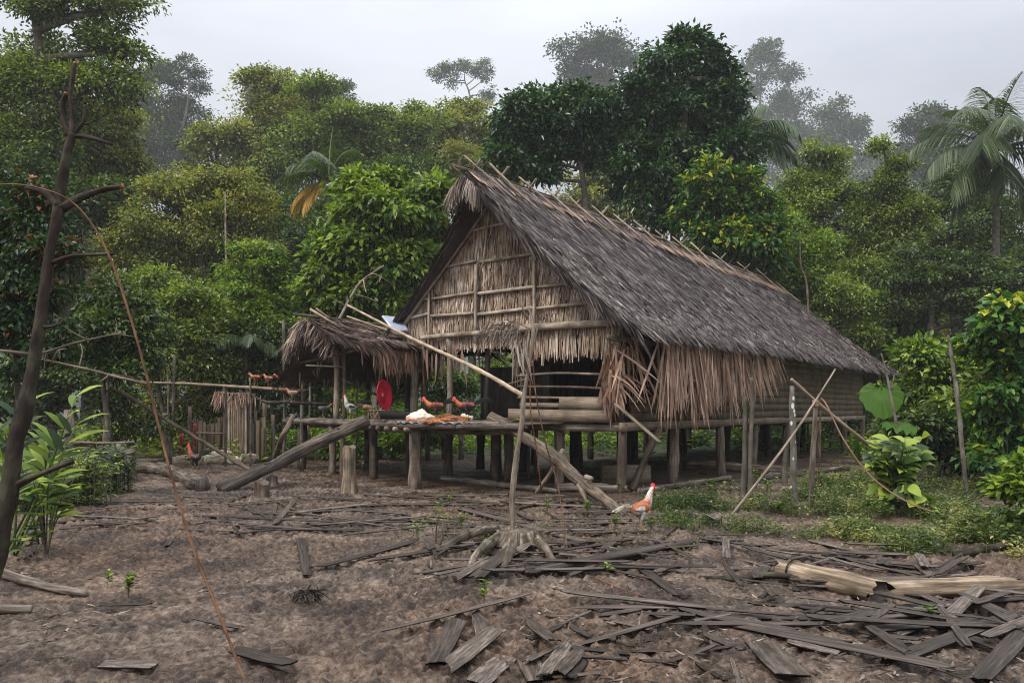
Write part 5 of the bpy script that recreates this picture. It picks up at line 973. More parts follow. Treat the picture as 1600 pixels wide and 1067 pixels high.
def tree(name, label, cat, Y, bpx, blobs, leaf=(.2, .1), n=9000, lf='mid', tr=.16, per=26, cr=.9, group=None, shell=.5, droop=.35, flat=.6, bark='bark', twigs=14, depth=.8, py=None, upn=.9, jit=.35):
    """blobs are (px, py, rx, ry) in photo pixels at distance Y: real crown masses in metres"""
    if Y >= 75: k_ = (75 + (Y - 75) * 5 + 60) / Y; Y = Y * k_; leaf = (leaf[0] * k_ * .8, leaf[1] * k_ * .8); cr = cr * k_ * .85; n = int(n * 1.4); tr = tr * k_ * .6
    if Y > 22: n = int(n * 1.35); leaf = (leaf[0] * .86, leaf[1] * .86); cr = cr * .95
    bx = (bpx - CX) / F * Y; base = A(bx, Y, float(gz(bx, Y)) - .1); th = thing(name, label, cat, base, group); s = Y / F
    B = [(A((x - CX) * s, Y + rng.normal() * .25 * max(rx, ry) * s, H - (y - HY) * s), A(rx * s, (rx + ry) * .5 * s * depth, ry * s)) for x, y, rx, ry in blobs]
    ar = np.array([b[1][0] * b[1][2] for b in B]); mb = MB(); tb = MB(); top = max(B, key=lambda b: b[0][2])[0]
    low = min(b[0][2] - b[1][2] * .4 for b in B); mid = base * .5 + top * .5; mid[2] = max(low, base[2] + .3); mid[:2] += rng.normal(size=2) * .15 * tr * 4
    ps = tube(tb, [base, base * .45 + mid * .55 + A(*rng.normal(size=2) * tr, 0), mid, mid * .35 + top * .65 + A(*rng.normal(size=2) * tr * 2, 0), top], [tr * 1.15, tr, tr * .8, tr * .5, tr * .18], 9, n=24, wob=.12)
    for (c, r), a in zip(B, ar):
        nc = max(3, int(n * a / ar.sum() / per)); cs, ds = blob_pts(nc, c, r, shell)
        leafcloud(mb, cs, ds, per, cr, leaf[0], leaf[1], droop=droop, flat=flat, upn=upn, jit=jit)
        k = int(np.argmin(np.linalg.norm(ps - (c - A(0, 0, r[2] * .8)), axis=1) + 10 * (ps[:, 2] > c[2]))); p0 = ps[k]
        if np.linalg.norm(c - p0) > .3:
            hub = c - A(0, 0, r[2] * .2); tube(tb, [p0, p0 * .5 + hub * .5 + rng.normal(size=3) * .12 * np.linalg.norm(hub - p0) * A(1, 1, .4), hub], [tr * .5, tr * .36, tr * .2], 6, n=7, cap=False)
        else: hub = c
        for q in cs[rng.permutation(nc)[:twigs]]: tube(tb, [hub, hub * .5 + q * .5 + rng.normal(size=3) * .08 * r[0], q], [tr * .16, tr * .1, tr * .04], 4, n=5, cap=False)
    tb.build('trunk', M[bark], th, True); mb.build('crown', LF[lf], th)
    return th
FG = 'forest trees behind the house'
# misty trees far behind
tree('rainforest_tree', 'tall pale misty tree rising behind the tallest dark tree by the roof', 'tree', 92, 930, [(930, 85, 48, 26), (975, 100, 26, 24), (905, 110, 30, 18), (940, 135, 38, 26), (900, 150, 26, 14), (950, 180, 40, 20)], (.62, .38), 7000, 'grey', .55, 22, 2.2, FG, shell=.2)
tree('rainforest_tree', 'slim misty tree with one round head right of the dark tall tree', 'tree', 105, 1180, [(1187, 98, 27, 20), (1165, 108, 14, 12), (1200, 112, 16, 14), (1178, 140, 16, 20), (1170, 190, 26, 24), (1160, 240, 50, 40)], (.62, .38), 5200, 'grey', .5, 22, 2.2, FG, shell=.15)
tree('rainforest_tree', 'broad misty tree in the gap at the right with several round heads', 'tree', 108, 1235, [(1230, 128, 28, 18), (1222, 165, 32, 24), (1262, 150, 12, 10), (1215, 215, 44, 44), (1262, 205, 30, 24), (1260, 280, 60, 60), (1240, 240, 50, 40)], (.62, .38), 10000, 'grey', .6, 22, 2.2, FG, shell=.2)
tree('rainforest_tree', 'lower misty tree sloping down to the right of the broad one', 'tree', 100, 1310, [(1295, 180, 26, 18), (1322, 200, 24, 18), (1340, 205, 16, 16), (1295, 225, 34, 30), (1320, 250, 34, 36), (1300, 300, 60, 50)], (.58, .36), 8500, 'grey', .5, 22, 2., FG, shell=.2)
tree('rainforest_tree', 'misty hillside tree filling the low gap before the coconut palm', 'tree', 118, 1400, [(1375, 248, 50, 16), (1410, 258, 50, 26), (1370, 290, 60, 40), (1340, 330, 60, 60), (1440, 290, 50, 50)], (.7, .4), 7500, 'grey', .5, 20, 2.4, FG, shell=.2)
tree('rainforest_tree', 'dark misty tree left of the coconut palm crown', 'tree', 82, 1450, [(1448, 190, 32, 16), (1420, 208, 20, 16), (1470, 205, 26, 18), (1445, 235, 46, 26), (1480, 260, 50, 50)], (.5, .3), 8000, 'grey', .5, 22, 1.8, FG, shell=.2)
tree('emergent_tree', 'thin bare stemmed tree with sparse umbrella crown alone against the sky', 'tree', 92, 742, [(690, 118, 20, 10), (710, 106, 18, 7), (728, 104, 16, 8), (745, 112, 10, 14), (762, 120, 9, 20), (758, 140, 12, 10), (752, 160, 12, 7), (706, 128, 10, 8)], (.40, .22), 2300, 'dark', .22, 14, 1.2, FG, shell=.3, twigs=10)
tree('emergent_tree', 'small dark tuft tree poking above the left canopy', 'tree', 75, 537, [(538, 138, 13, 9), (528, 150, 9, 8), (545, 155, 8, 6)], (.35, .2), 800, 'dark', .15, 14, 1., FG, shell=.2)
# canopy in the middle distance
tree('canopy_tree', 'tall olive canopy tree with knobby top left of the house', 'tree', 62, 430, [(420, 118, 20, 12), (447, 132, 26, 18), (395, 132, 24, 16), (412, 160, 38, 24), (462, 165, 36, 26), (440, 200, 62, 40), (395, 215, 44, 34), (480, 210, 42, 34)], (.34, .2), 17000, 'olive', .38, 24, 1.3, FG, shell=.3)
tree('canopy_tree', 'olive canopy tree spreading low left of the knobby one', 'tree', 60, 345, [(335, 222, 34, 22), (370, 225, 36, 26), (320, 250, 24, 22), (370, 265, 60, 34), (410, 270, 50, 40), (330, 290, 50, 30)], (.34, .2), 12000, 'olive', .32, 24, 1.2, FG, shell=.3)
tree('canopy_tree', 'dark mid green canopy tree right of the knobby olive one', 'tree', 58, 515, [(500, 150, 34, 20), (515, 185, 46, 34), (480, 140, 20, 14), (545, 195, 36, 26), (520, 235, 60, 40), (570, 215, 36, 30), (470, 240, 50, 40)], (.34, .2), 14000, 'mid', .36, 24, 1.2, FG, shell=.3)
tree('canopy_tree', 'mid green canopy tree above the bright large leafed tree', 'tree', 60, 620, [(590, 195, 36, 22), (625, 185, 26, 16), (645, 175, 18, 14), (610, 220, 48, 34), (655, 215, 36, 32), (600, 260, 60, 40)], (.34, .2), 13000, 'mid', .34, 24, 1.2, FG, shell=.3)
tree('canopy_tree', 'olive misty canopy tree below the sparse umbrella tree', 'tree', 66, 710, [(700, 180, 34, 16), (735, 178, 34, 18), (680, 195, 26, 16), (755, 205, 26, 24), (715, 210, 44, 26), (680, 240, 50, 40), (770, 225, 20, 18), (760, 260, 60, 40)], (.36, .21), 13000, 'olive', .34, 24, 1.3, FG, shell=.25)
tree('flowering_tree', 'pinkish yellow feathery tree just left of the roof peak', 'tree', 46, 735, [(730, 248, 34, 14), (760, 262, 30, 16), (712, 258, 22, 14), (735, 285, 48, 26), (690, 290, 26, 22), (775, 290, 36, 30)], (.26, .12), 11000, 'pink', .2, 24, .9, FG)
tree('canopy_tree', 'tall grey green tree at the left with misty drooping branches', 'tree', 76, 245, [(235, 118, 34, 22), (268, 128, 26, 16), (295, 108, 20, 14), (300, 135, 20, 16), (215, 150, 40, 26), (265, 165, 48, 28), (295, 175, 24, 18), (230, 205, 54, 40), (280, 215, 34, 34), (300, 250, 26, 26), (250, 260, 60, 40)], (.42, .24), 15000, 'grey', .34, 22, 1.5, FG, shell=.25)
tree('canopy_tree', 'huge overhanging tree filling the top left corner', 'tree', 34, 70, [(40, -20, 70, 40), (110, 25, 56, 26), (180, 20, 44, 18), (60, 85, 66, 34), (150, 70, 50, 26), (205, 80, 30, 18), (20, 140, 50, 44), (95, 150, 62, 40), (170, 135, 44, 30), (60, 210, 70, 50), (0, 230, 60, 60), (215, 5, 30, 6)], (.24, .13), 30000, 'mid', .34, 24, .95, FG, shell=.35)
tree('canopy_tree', 'olive tree standing below the huge overhanging one at the left', 'tree', 38, 135, [(140, 175, 50, 34), (175, 205, 46, 34), (115, 215, 50, 40), (160, 250, 60, 40), (80, 265, 60, 50), (200, 260, 40, 30)], (.24, .13), 17000, 'olive', .26, 24, .9, FG, shell=.35)
tree('canopy_tree', 'dark shadowy tree behind the lopped bare tree', 'tree', 33, 60, [(30, 280, 60, 50), (100, 310, 60, 40), (40, 350, 70, 50), (150, 330, 50, 40)], (.24, .13), 14000, 'dark', .25, 24, .9, FG)
tree('broadleaf_tree', 'broad yellow green tree in the middle of the left forest edge', 'tree', 33, 315, [(310, 285, 70, 26), (255, 310, 50, 30), (365, 305, 48, 28), (305, 340, 84, 44), (230, 360, 50, 44), (370, 355, 60, 44), (300, 400, 90, 50), (215, 420, 50, 40), (380, 410, 50, 40)], (.19, .1), 34000, 'olive', .2, 26, .7, FG, shell=.35)
tree('broadleaf_tree', 'layered light green sapling tree left of the porch', 'tree', 27, 400, [(395, 395, 34, 16), (380, 425, 36, 18), (420, 430, 34, 18), (400, 460, 48, 22), (370, 490, 40, 24), (430, 485, 40, 26), (405, 520, 54, 28)], (.2, .09), 13000, 'bright', .1, 24, .6, FG, flat=.35)
tree('broadleaf_tree', 'bright large leafed tree standing left of the gable', 'tree', 25, 590, [(565, 305, 30, 20), (605, 285, 34, 20), (650, 310, 40, 24), (680, 300, 20, 14), (535, 350, 44, 30), (600, 350, 60, 40), (665, 350, 44, 36), (495, 370, 22, 16), (520, 410, 46, 34), (590, 420, 64, 44), (650, 400, 44, 40), (500, 455, 34, 26), (560, 470, 60, 34)], (.32, .15), 15000, 'bright', .13, 15, .62, FG, shell=.5, droop=.55, bark='bark')
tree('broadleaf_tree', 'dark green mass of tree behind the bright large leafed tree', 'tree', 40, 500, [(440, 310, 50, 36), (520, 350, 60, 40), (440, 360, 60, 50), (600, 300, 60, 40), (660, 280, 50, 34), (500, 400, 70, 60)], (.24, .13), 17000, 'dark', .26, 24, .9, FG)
# big dark trees behind the roof
tree('canopy_tree', 'pale misty green tree in the gap between the two glossy trees', 'tree', 60, 945, [(930, 270, 34, 26), (960, 300, 50, 34), (900, 300, 50, 30), (980, 250, 26, 26), (940, 330, 60, 40), (1010, 330, 60, 40)], (.34, .2), 9000, 'olive', .3, 24, 1.2, FG, shell=.3)
tree('glossy_tree', 'glossy dark tree with rounded crown behind the roof peak', 'tree', 34, 925, [(850, 165, 44, 24), (890, 160, 34, 20), (820, 190, 34, 26), (870, 195, 50, 34), (925, 175, 34, 26), (800, 235, 24, 20), (840, 240, 40, 30), (945, 205, 28, 30), (830, 275, 34, 20), (925, 230, 26, 26), (800, 260, 24, 24)], (.32, .16), 21000, 'deep', .16, 20, .75, FG, shell=.35, droop=.5)
tree('glossy_tree', 'tallest dark glossy tree standing behind the middle of the roof', 'tree', 34, 1050, [(1070, 80, 40, 20), (1035, 90, 26, 16), (1105, 95, 26, 14), (1060, 115, 60, 30), (1120, 125, 34, 24), (1010, 140, 36, 26), (1075, 160, 70, 36), (1145, 155, 26, 20), (1030, 190, 60, 40), (1110, 200, 60, 40), (1000, 230, 40, 40), (1070, 250, 70, 44), (1140, 240, 40, 40), (1010, 290, 50, 40), (1080, 310, 70, 50), (1150, 300, 30, 40), (985, 270, 30, 40)], (.32, .16), 40000, 'deep', .24, 20, .8, FG, shell=.4, droop=.5)
tree('yellow_tip_tree', 'dark tree with bright yellow young leaves above the rear roof', 'tree', 31.5, 1135, [(1130, 290, 44, 20), (1100, 315, 30, 24), (1160, 315, 44, 26), (1195, 335, 20, 20), (1130, 345, 56, 30), (1180, 365, 34, 26), (1150, 390, 50, 30), (1195, 400, 24, 24), (1120, 375, 34, 24), (1185, 430, 30, 24)], (.33, .17), 13000, 'yellowtip', .13, 15, .65, FG, droop=.5, shell=.5)
tree('broadleaf_tree', 'mid green bushy tree with upright sprays right of the roof ridge', 'tree', 40, 1280, [(1275, 235, 20, 20), (1300, 262, 34, 24), (1260, 280, 26, 20), (1250, 310, 40, 26), (1305, 300, 44, 30), (1335, 330, 30, 34), (1270, 345, 60, 40), (1235, 330, 30, 30), (1320, 380, 44, 40), (1250, 400, 50, 44), (1300, 440, 60, 50), (1240, 450, 40, 40)], (.23, .12), 27000, 'mid', .18, 24, .8, FG, shell=.35)
tree('broadleaf_tree', 'bright green leafy tree close behind the rear of the roof', 'tree', 34, 1245, [(1235, 370, 36, 30), (1225, 410, 34, 30), (1265, 420, 40, 34), (1240, 460, 44, 34), (1290, 490, 50, 34)], (.24, .11), 14000, 'bright', .13, 20, .7, FG)
tree('broadleaf_tree', 'slender dark green tree with thin top between gap and palm', 'tree', 38, 1390, [(1385, 235, 16, 16), (1400, 265, 24, 20), (1375, 285, 24, 20), (1395, 310, 40, 26), (1370, 340, 36, 30), (1415, 350, 40, 34), (1385, 395, 50, 40), (1360, 440, 44, 40)], (.22, .11), 19000, 'mid', .15, 24, .75, FG, shell=.35)
tree('broadleaf_tree', 'dark dense tree behind the coconut palm trunk', 'tree', 42, 1500, [(1480, 300, 50, 34), (1530, 300, 50, 40), (1450, 360, 50, 44), (1520, 370, 60, 50), (1590, 350, 40, 50), (1450, 430, 60, 50), (1530, 440, 70, 50), (1610, 430, 50, 60)], (.24, .13), 24000, 'dark', .26, 24, .95, FG)
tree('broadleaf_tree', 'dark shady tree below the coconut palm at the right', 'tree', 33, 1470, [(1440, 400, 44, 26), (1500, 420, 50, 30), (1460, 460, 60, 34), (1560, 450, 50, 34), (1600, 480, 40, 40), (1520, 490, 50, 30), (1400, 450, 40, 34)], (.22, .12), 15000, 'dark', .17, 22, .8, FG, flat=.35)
tree('vine_bush', 'rounded vine bush of broad pale leaves behind the rear eave', 'bush', 35, 1392, [(1385, 478, 30, 14), (1370, 500, 30, 20), (1415, 500, 30, 22), (1390, 525, 44, 26), (1430, 535, 26, 24), (1400, 570, 50, 30), (1390, 620, 44, 30)], (.38, .33), 5200, 'bright', .09, 14, .7, None, shell=.7, droop=.6)
tree('orange_fruit_bush', 'green bush with fine leaves below the right end of the ridge', 'bush', 33, 1300, [(1290, 470, 50, 30), (1330, 490, 50, 30), (1280, 510, 50, 30), (1340, 530, 40, 34)], (.18, .1), 9000, 'mid', .12, 22, .65, None)
tree('broadleaf_bush', 'tall leafy bush with heart leaves at the right edge', 'bush', 15.5, 1575, [(1570, 485, 30, 16), (1555, 510, 30, 20), (1595, 510, 26, 26), (1560, 540, 40, 24), (1600, 555, 34, 30), (1545, 565, 30, 20), (1575, 610, 44, 30), (1560, 660, 44, 34), (1600, 690, 40, 40), (1560, 725, 44, 30)], (.19, .14), 5200, 'yellowtip', .03, 14, .36, None, shell=.6, droop=.6)
tree('broadleaf_bush', 'dense green bush right of the giant taro leaf', 'bush', 19, 1450, [(1440, 560, 40, 22), (1480, 590, 50, 26), (1430, 600, 40, 26), (1500, 620, 50, 34), (1440, 640, 54, 30), (1540, 590, 40, 30)], (.19, .09), 11000, 'bright', .08, 20, .5, None)
tree('broadleaf_bush', 'leafy bush filling the right edge behind the slim pole', 'bush', 17, 1560, [(1550, 600, 44, 26), (1590, 620, 34, 34), (1540, 640, 44, 34), (1590, 680, 44, 34), (1530, 690, 40, 34)], (.19, .09), 9000, 'mid', .08, 20, .45, None)
tree('broadleaf_bush', 'low dark bush under the dense bush at the right', 'bush', 17.5, 1470, [(1450, 680, 50, 26), (1500, 700, 40, 26), (1420, 670, 34, 24), (1545, 725, 36, 20)], (.17, .08), 6500, 'dark', .06, 20, .45, None)
tree('broadleaf_bush', 'small bright bush cut by the right edge near the ground', 'bush', 9.6, 1600, [(1590, 765, 20, 30), (1606, 790, 26, 40), (1612, 735, 20, 20)], (.13, .07), 1700, 'bright', .025, 14, .22, None)
# left understorey
tree('red_tip_bush', 'dark glossy bush with red young leaves behind the bare tree', 'bush', 14, 30, [(25, 300, 34, 24), (60, 330, 40, 30), (10, 360, 40, 34), (70, 380, 44, 34), (30, 420, 50, 34), (90, 420, 34, 30), (20, 480, 50, 40), (85, 480, 44, 34), (60, 540, 50, 36)], (.13, .07), 12000, 'redtip', .06, 18, .38, None, droop=.55)
tree('broadleaf_bush', 'dark green bush between the bare tree and the perch pole', 'bush', 20, 170, [(150, 470, 40, 30), (200, 490, 40, 30), (170, 520, 50, 30), (220, 540, 40, 30), (150, 560, 50, 34), (205, 580, 44, 30)], (.16, .08), 11000, 'dark', .07, 20, .5, None)
tree('broadleaf_bush', 'mixed green bush behind the left end of the perch pole', 'bush', 25, 260, [(240, 450, 44, 30), (290, 480, 50, 34), (230, 500, 44, 34), (330, 520, 50, 34), (270, 560, 60, 40), (330, 590, 50, 34)], (.18, .09), 12000, 'mid', .09, 20, .6, None)
tree('broadleaf_bush', 'olive low bush behind the stake fence', 'bush', 26.5, 300, [(260, 620, 50, 34), (310, 640, 50, 34), (240, 670, 44, 30), (360, 610, 50, 30), (410, 640, 40, 34)], (.18, .09), 10000, 'olive', .08, 20, .6, None)
tree('broadleaf_bush', 'dark leafy bush behind the perching hens', 'bush', 26, 440, [(420, 540, 44, 30), (460, 560, 40, 34), (440, 600, 40, 34), (470, 640, 30, 30), (400, 580, 34, 24)], (.18, .09), 9000, 'dark', .08, 20, .6, None)
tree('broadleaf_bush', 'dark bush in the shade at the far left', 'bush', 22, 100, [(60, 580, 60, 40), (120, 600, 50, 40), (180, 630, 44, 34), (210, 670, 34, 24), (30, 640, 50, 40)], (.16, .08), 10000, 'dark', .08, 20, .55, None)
tree('broadleaf_bush', 'bright green plants seen below the deck on the left', 'bush', 25, 480, [(480, 690, 30, 20), (510, 700, 26, 16), (450, 700, 30, 16), (560, 690, 30, 20), (620, 690, 40, 20), (600, 660, 50, 30), (680, 690, 34, 16), (660, 660, 40, 24)], (.2, .09), 8000, 'lime', .05, 20, .5, None)
tree('broadleaf_bush', 'leafy greenery seen through the open deck behind the basin', 'bush', 27, 620, [(500, 590, 44, 30), (560, 600, 44, 34), (640, 590, 50, 34), (700, 600, 44, 34), (600, 560, 50, 30), (700, 640, 40, 24), (530, 640, 50, 30)], (.22, .11), 9000, 'bright', .08, 20, .6, None)
for (px, Y, lab) in ((820, 38, 'dark shrub seen under the house left of the corner post'), (960, 40, 'green shrub seen under the house behind the wooden box'), (1090, 42, 'leafy shrub seen under the middle of the house'), (1210, 40, 'green shrub seen under the rear half of the house'), (1330, 36, 'dark shrub behind the rear corner of the house')):
    tree('broadleaf_bush', lab, 'bush', Y, px, [(px - 40, 645, 50, 26), (px + 20, 660, 50, 22), (px + 50, 630, 44, 30), (px - 20, 600, 60, 30)], (.22, .11), 4500, 'mid', .08, 20, .7, None)

# shared background trees that close the wall of forest, each one copied from three first trees
def proto_tree(lf, w, h, n, leafs):
    B = []; s = 40 / F
    for k in range(9): B.append((800 + rng.uniform(-.6, .6) * w / s * .5, HY + 1.7 / s - (h * rng.uniform(.35, .92)) / s, w * .22 / s * rng.uniform(.8, 1.3), h * .13 / s * rng.uniform(.8, 1.3)))
    return tree('forest_tree', '-', 'tree', 40, 800, B, leafs, n, lf, .22, 22, 1.0, 'trees closing the forest behind', shell=.3)
PT = [proto_tree('dark', 9, 13, 12000, (.3, .17)), proto_tree('mid', 10, 12, 12000, (.3, .17)), proto_tree('olive', 9, 12, 12000, (.3, .17))]
BT = [(-24, 44, 0, 1.25, 'leftmost dark background tree in the forest wall'), (-17.5, 46, 2, 1.1, 'olive background tree behind the lopped bare tree'), (-12, 48, 0, 1.05, 'dark background tree behind the broad yellow green tree'), (-8, 52, 1, 1.15, 'green background tree behind the stake fence'), (-3, 50, 0, 1.0, 'dark background tree behind the bright large leafed tree'), (1, 47, 2, .95, 'olive background tree low behind the gable peak'), (5, 52, 1, 1.0, 'green background tree behind the ridge near the front'), (9, 55, 1, .8, 'green background tree between the two glossy dark trees'), (14, 50, 0, .95, 'dark background tree behind the yellow tipped tree'), (18.5, 52, 1, .95, 'green background tree behind the rear of the ridge'), (22, 50, 0, .85, 'dark background tree behind the rear eave'), (27, 50, 2, .9, 'olive background tree left of the palm trunk'), (31, 46, 0, 1.0, 'dark background tree behind the palm trunk'), (-27, 37, 0, .8, 'dark low background tree beyond the left photo edge'), (-21.5, 36, 1, .72, 'green low background tree behind the red tipped bush'), (-16.5, 39, 0, .75, 'dark low background tree behind the mixed green bush'), (-9.5, 39, 0, .72, 'dark low background tree behind the layered sapling tree'), (36, 50, 1, 1.05, 'rightmost green background tree at the photo edge'),
      (-30, 58, 1, 1.5, 'green background tree far out at the left edge'), (-20, 62, 0, 1.35, 'tall dark background tree high behind the left trees'), (-12, 68, 2, 1.2, 'olive background tree under the tall grey green tree'), (-2, 72, 1, 1.15, 'misty green background tree below the umbrella tree'), (6, 75, 2, 1.1, 'misty olive background tree above the ridge front'), (24, 72, 1, .9, 'misty green background tree above the rear roof'), (40, 66, 0, 1.25, 'dark background tree behind the coconut palm crown')]
first = {}
for (x, y, k, s_, lab) in BT:
    src = PT[k]
    if k in first: o = copy_tree(src)
    else: o = src; first[k] = 1
    o.location = (x, y, float(gz(x, y)) - .2); o.rotation_euler[2] = rng.uniform(0, 6.28); o.scale = (s_, s_, s_); o['label'] = lab

# thin pale stems and dead branches along the left forest edge
for (x0, y0, x1, y1, Y, r_, lab) in ((368, 690, 352, 300, 29, .07, 'thin pale stem rising through the broad yellow green tree'), (478, 690, 486, 480, 23, .035, 'thin pale stem close behind the porch'), (160, 690, 176, 420, 21, .05, 'thin grey stem in front of the dark bushes at the left'), (262, 640, 250, 470, 23.5, .03, 'slender stem above the left end of the perch pole'), (556, 660, 551, 500, 22.5, .03, 'white flecked stem seen through the porch'), (588, 650, 580, 520, 23, .025, 'thin stem behind the red basin'), (1262, 520, 1250, 360, 30.5, .05, 'thin stem beside the rear end of the roof'), (1530, 700, 1540, 560, 16, .03, 'thin stem among the leafy bushes right of the slim pole')):
    rpole('thin_stem', lab, [A(*P(x0, y0, Y)[:2], 0), P((x0 * 2 + x1) / 3 + 4, (y0 * 2 + y1) / 3, Y), P((x0 + 2 * x1) / 3 - 3, (y0 + 2 * y1) / 3, Y), P(x1, y1, Y)], [r_, r_ * .8, r_ * .6, r_ * .3], 'pole', 'stem', sides=7)
for (pts, Y, lab) in (([(0, 548), (60, 552), (120, 535), (190, 520)], 7.5, 'bare curved branch crossing behind the bare tree'), ([(230, 600), (180, 588), (130, 575), (60, 560)], 9, 'lower dead branch with twigs at the left'), ([(530, 500), (545, 470), (565, 440), (600, 415)], 22, 'pale bare twigs in front of the bright large leafed tree')):
    th = thing('dead_branch', lab, 'branch', P(*pts[0], Y)); mb = MB(); rr_ = .0022 * Y; ps = tube(mb, [P(x, y, Y + .1 * k) for k, (x, y) in enumerate(pts)], [rr_, rr_ * .8, rr_ * .5], 6, n=20, wob=.15)
    for k in range(6): q = ps[rng.integers(4, 20)]; dd = rdir(1, .1)[0] * .035 * Y; tube(mb, [q, q + dd * .5 + rng.normal(size=3) * .004 * Y, q + dd], [rr_ * .5, rr_ * .3, rr_ * .12], 5, n=6)
    mb.build('limb', M['pole'], th, True)

# palms
def frond(mb, rb, base, az, el, Lf, droop, leafl, n=70, lw=.045, twist=0.):
    m = 16; q = np.linspace(0, 1, m + 1); e = R(el) - R(droop) * q ** 1.3; dirs = np.stack([np.cos(e) * math.cos(az), np.cos(e) * math.sin(az), np.sin(e)], -1)
    pts = base + np.concatenate([np.zeros((1, 3)), np.cumsum(dirs[:-1] * Lf / m, 0)]); tube(rb, pts, [.05, .035, .02, .008], 5, n=m, wob=0, cap=False)
    t = np.linspace(.12, 1, n); X = np.stack([np.interp(t, q, pts[:, i]) for i in range(3)], -1); T = nrm(np.stack([np.interp(t, q, dirs[:, i]) for i in range(3)], -1))
    S = nrm(np.cross(T, UP)); 
    for sg in (-1, 1):
        D = S * sg * .9 + T * (.55 + .5 * t[:, None]) - UP * .25 + rng.normal(size=(n, 3)) * .07; LL = leafl * (np.sin(np.pi * (t * .86 + .1)) ** .7 + .1) * rng.uniform(.85, 1.1, n)
        ribbons(mb, X, D, UP + S * sg * -.3, LL, lw, sag=.55, segs=3, prof=[.7, 1, .7, .1], rnd=np.clip(.45 + .2 * rng.normal(size=n), 0, 1))
def palm(label, px, py, Y, base_px, fr, Lf, leafl, lr=.2, dead=(), name='coconut_palm', lf='palm', lw=.05):
    if name == 'shade_palm': lw = .026
    top = P(px, py, Y); bx = (base_px - CX) / F * Y; base = A(bx, Y, float(gz(bx, Y)) - .2); th = thing(name, label, 'palm', base)
    mb = MB(); tube(mb, [base, base * .5 + top * .5 + A((top[0] - base[0]) * -.15, 0, 0), top - UP * .1], [lr * 1.3, lr, lr * .85], 12, n=60, wob=.05); mb.build('trunk', M['palmbark'], th, True)
    for k, (az, el, dr, sc_) in enumerate(fr):
        mb = MB(); rb = MB(); frond(mb, mb, top + A(0, 0, .1), R(az), el, Lf * sc_, dr, leafl, lw=lw); mb.build('frond', LF['orange'] if k in dead else LF[lf], th)
    return th
palm('tall coconut palm with hanging fronds at the right edge', 1556, 240, 34, 1556,
     [(170, 40, 95, 1), (190, 15, 80, .95), (200, -15, 60, .9), (150, 62, 90, .9), (110, 75, 70, .95), (60, 78, 60, 1), (20, 55, 85, 1), (0, 25, 80, .95), (-20, 5, 75, .9), (-60, 45, 110, .95), (-110, 50, 115, .9), (-130, 20, 90, .85), (230, 30, 105, .9), (90, 85, 40, .9), (-90, 80, 60, .85), (175, -40, 40, .75), (-10, -45, 35, .75), (250, -35, 45, .7), (215, 60, 100, .95)], 3.9, 1.15, .15, lw=.05)
palm('slender palm with one orange dead frond left of the bright tree', 514, 288, 33, 520, [(100, 80, 60, 1), (140, 65, 70, .9), (60, 72, 60, 1), (175, 40, 90, .85), (10, 40, 90, .8), (80, 88, 20, 1), (-100, 60, 90, .8), (185, -5, 75, .75), (200, -30, 40, .6), (-20, 5, 80, .7), (-150, 50, 100, .8)], 2.5, .8, .14, dead=(7, 8), name='slender_palm', lw=.03)
palm('palm with pale hanging fronds half hidden behind the tallest dark tree', 1160, 215, 44, 1150, [(20, 50, 100, 1), (5, 20, 90, 1), (-15, 0, 70, 1), (60, 65, 90, 1), (-40, 30, 100, 1), (-30, -20, 50, .9), (160, 40, 90, 1), (100, 80, 50, 1), (-80, 50, 100, .9)], 3.6, 1.1, .18, name='hidden_palm', lw=.06)
palm('small shade palm under the forest edge left of the porch', 385, 540, 25.5, 385, [(170, 50, 90, 1), (20, 40, 90, 1), (-60, 40, 100, .9), (110, 65, 80, 1), (220, 20, 80, .9), (-20, 15, 70, 1), (-120, 30, 80, 1)], 1.3, .45, .05, name='shade_palm')

# ------------------------------------------------------------------ plants near the camera
def plant(name, label, base, stems, n_leaf, leaf, lf, h, spread, droop=.3, mat='bark', up=.6, cat='plant', grp=None, segs=3, prof=(.15, .9, 1, .6, .0), lean=None, bs=.0, face=.0):
    th = thing(name, label, cat, base, grp); mb = MB(); sb = MB()
    for k in range(stems):
        a = rng.uniform(0, 6.28); d = A(math.cos(a), math.sin(a), 0) * spread * rng.uniform(.3, 1); hh = h * rng.uniform(.6, 1.05)
        b0 = base + d * bs; ps = tube(sb, [b0 - UP * .05, base + d * (.4 + .5 * bs) + UP * hh * .6, base + d + UP * hh + (A(*lean) if lean else 0)], [.012 * min(1, h), .009 * min(1, h), .004 * min(1, h)], 5, n=8)
        t = rng.uniform(.05 if bs else .25, 1, n_leaf) ** (1 if bs else .7); X = np.stack([np.interp(t, np.linspace(0, 1, len(ps)), ps[:, i]) for i in range(3)], -1)
        aa = rng.uniform(0, 6.28, n_leaf); D = np.stack([np.cos(aa), np.sin(aa), np.full(n_leaf, up) + rng.normal(size=n_leaf) * .2], -1)
        ribbons(mb, X, D, UP + face * A(0, -1, 0) + rng.normal(size=(n_leaf, 3)) * .15, leaf[0] * rng.uniform(.6, 1.15, n_leaf), leaf[1] * rng.uniform(.8, 1.1, n_leaf), sag=droop, segs=segs, prof=prof)
    sb.build('stem', M[mat], th, True); mb.build('foliage', LF[lf], th); return th
b = G(1400, 802); plant('broad_leaf_plant', 'large plant with broad pointed bright leaves in the weeds', b, 22, 10, (.42, .15), 'bright', 1.15, .62, .6, up=1.0, segs=5, face=.7)
plant('broad_leaf_plant', 'round leafed young shrub at the foot of the broad pointed plant', G(1405, 806), 7, 5, (.28, .24), 'bright', .55, .4, .8, up=.4, face=.9, segs=5, prof=(.3, .9, 1, .9, .6, .0))
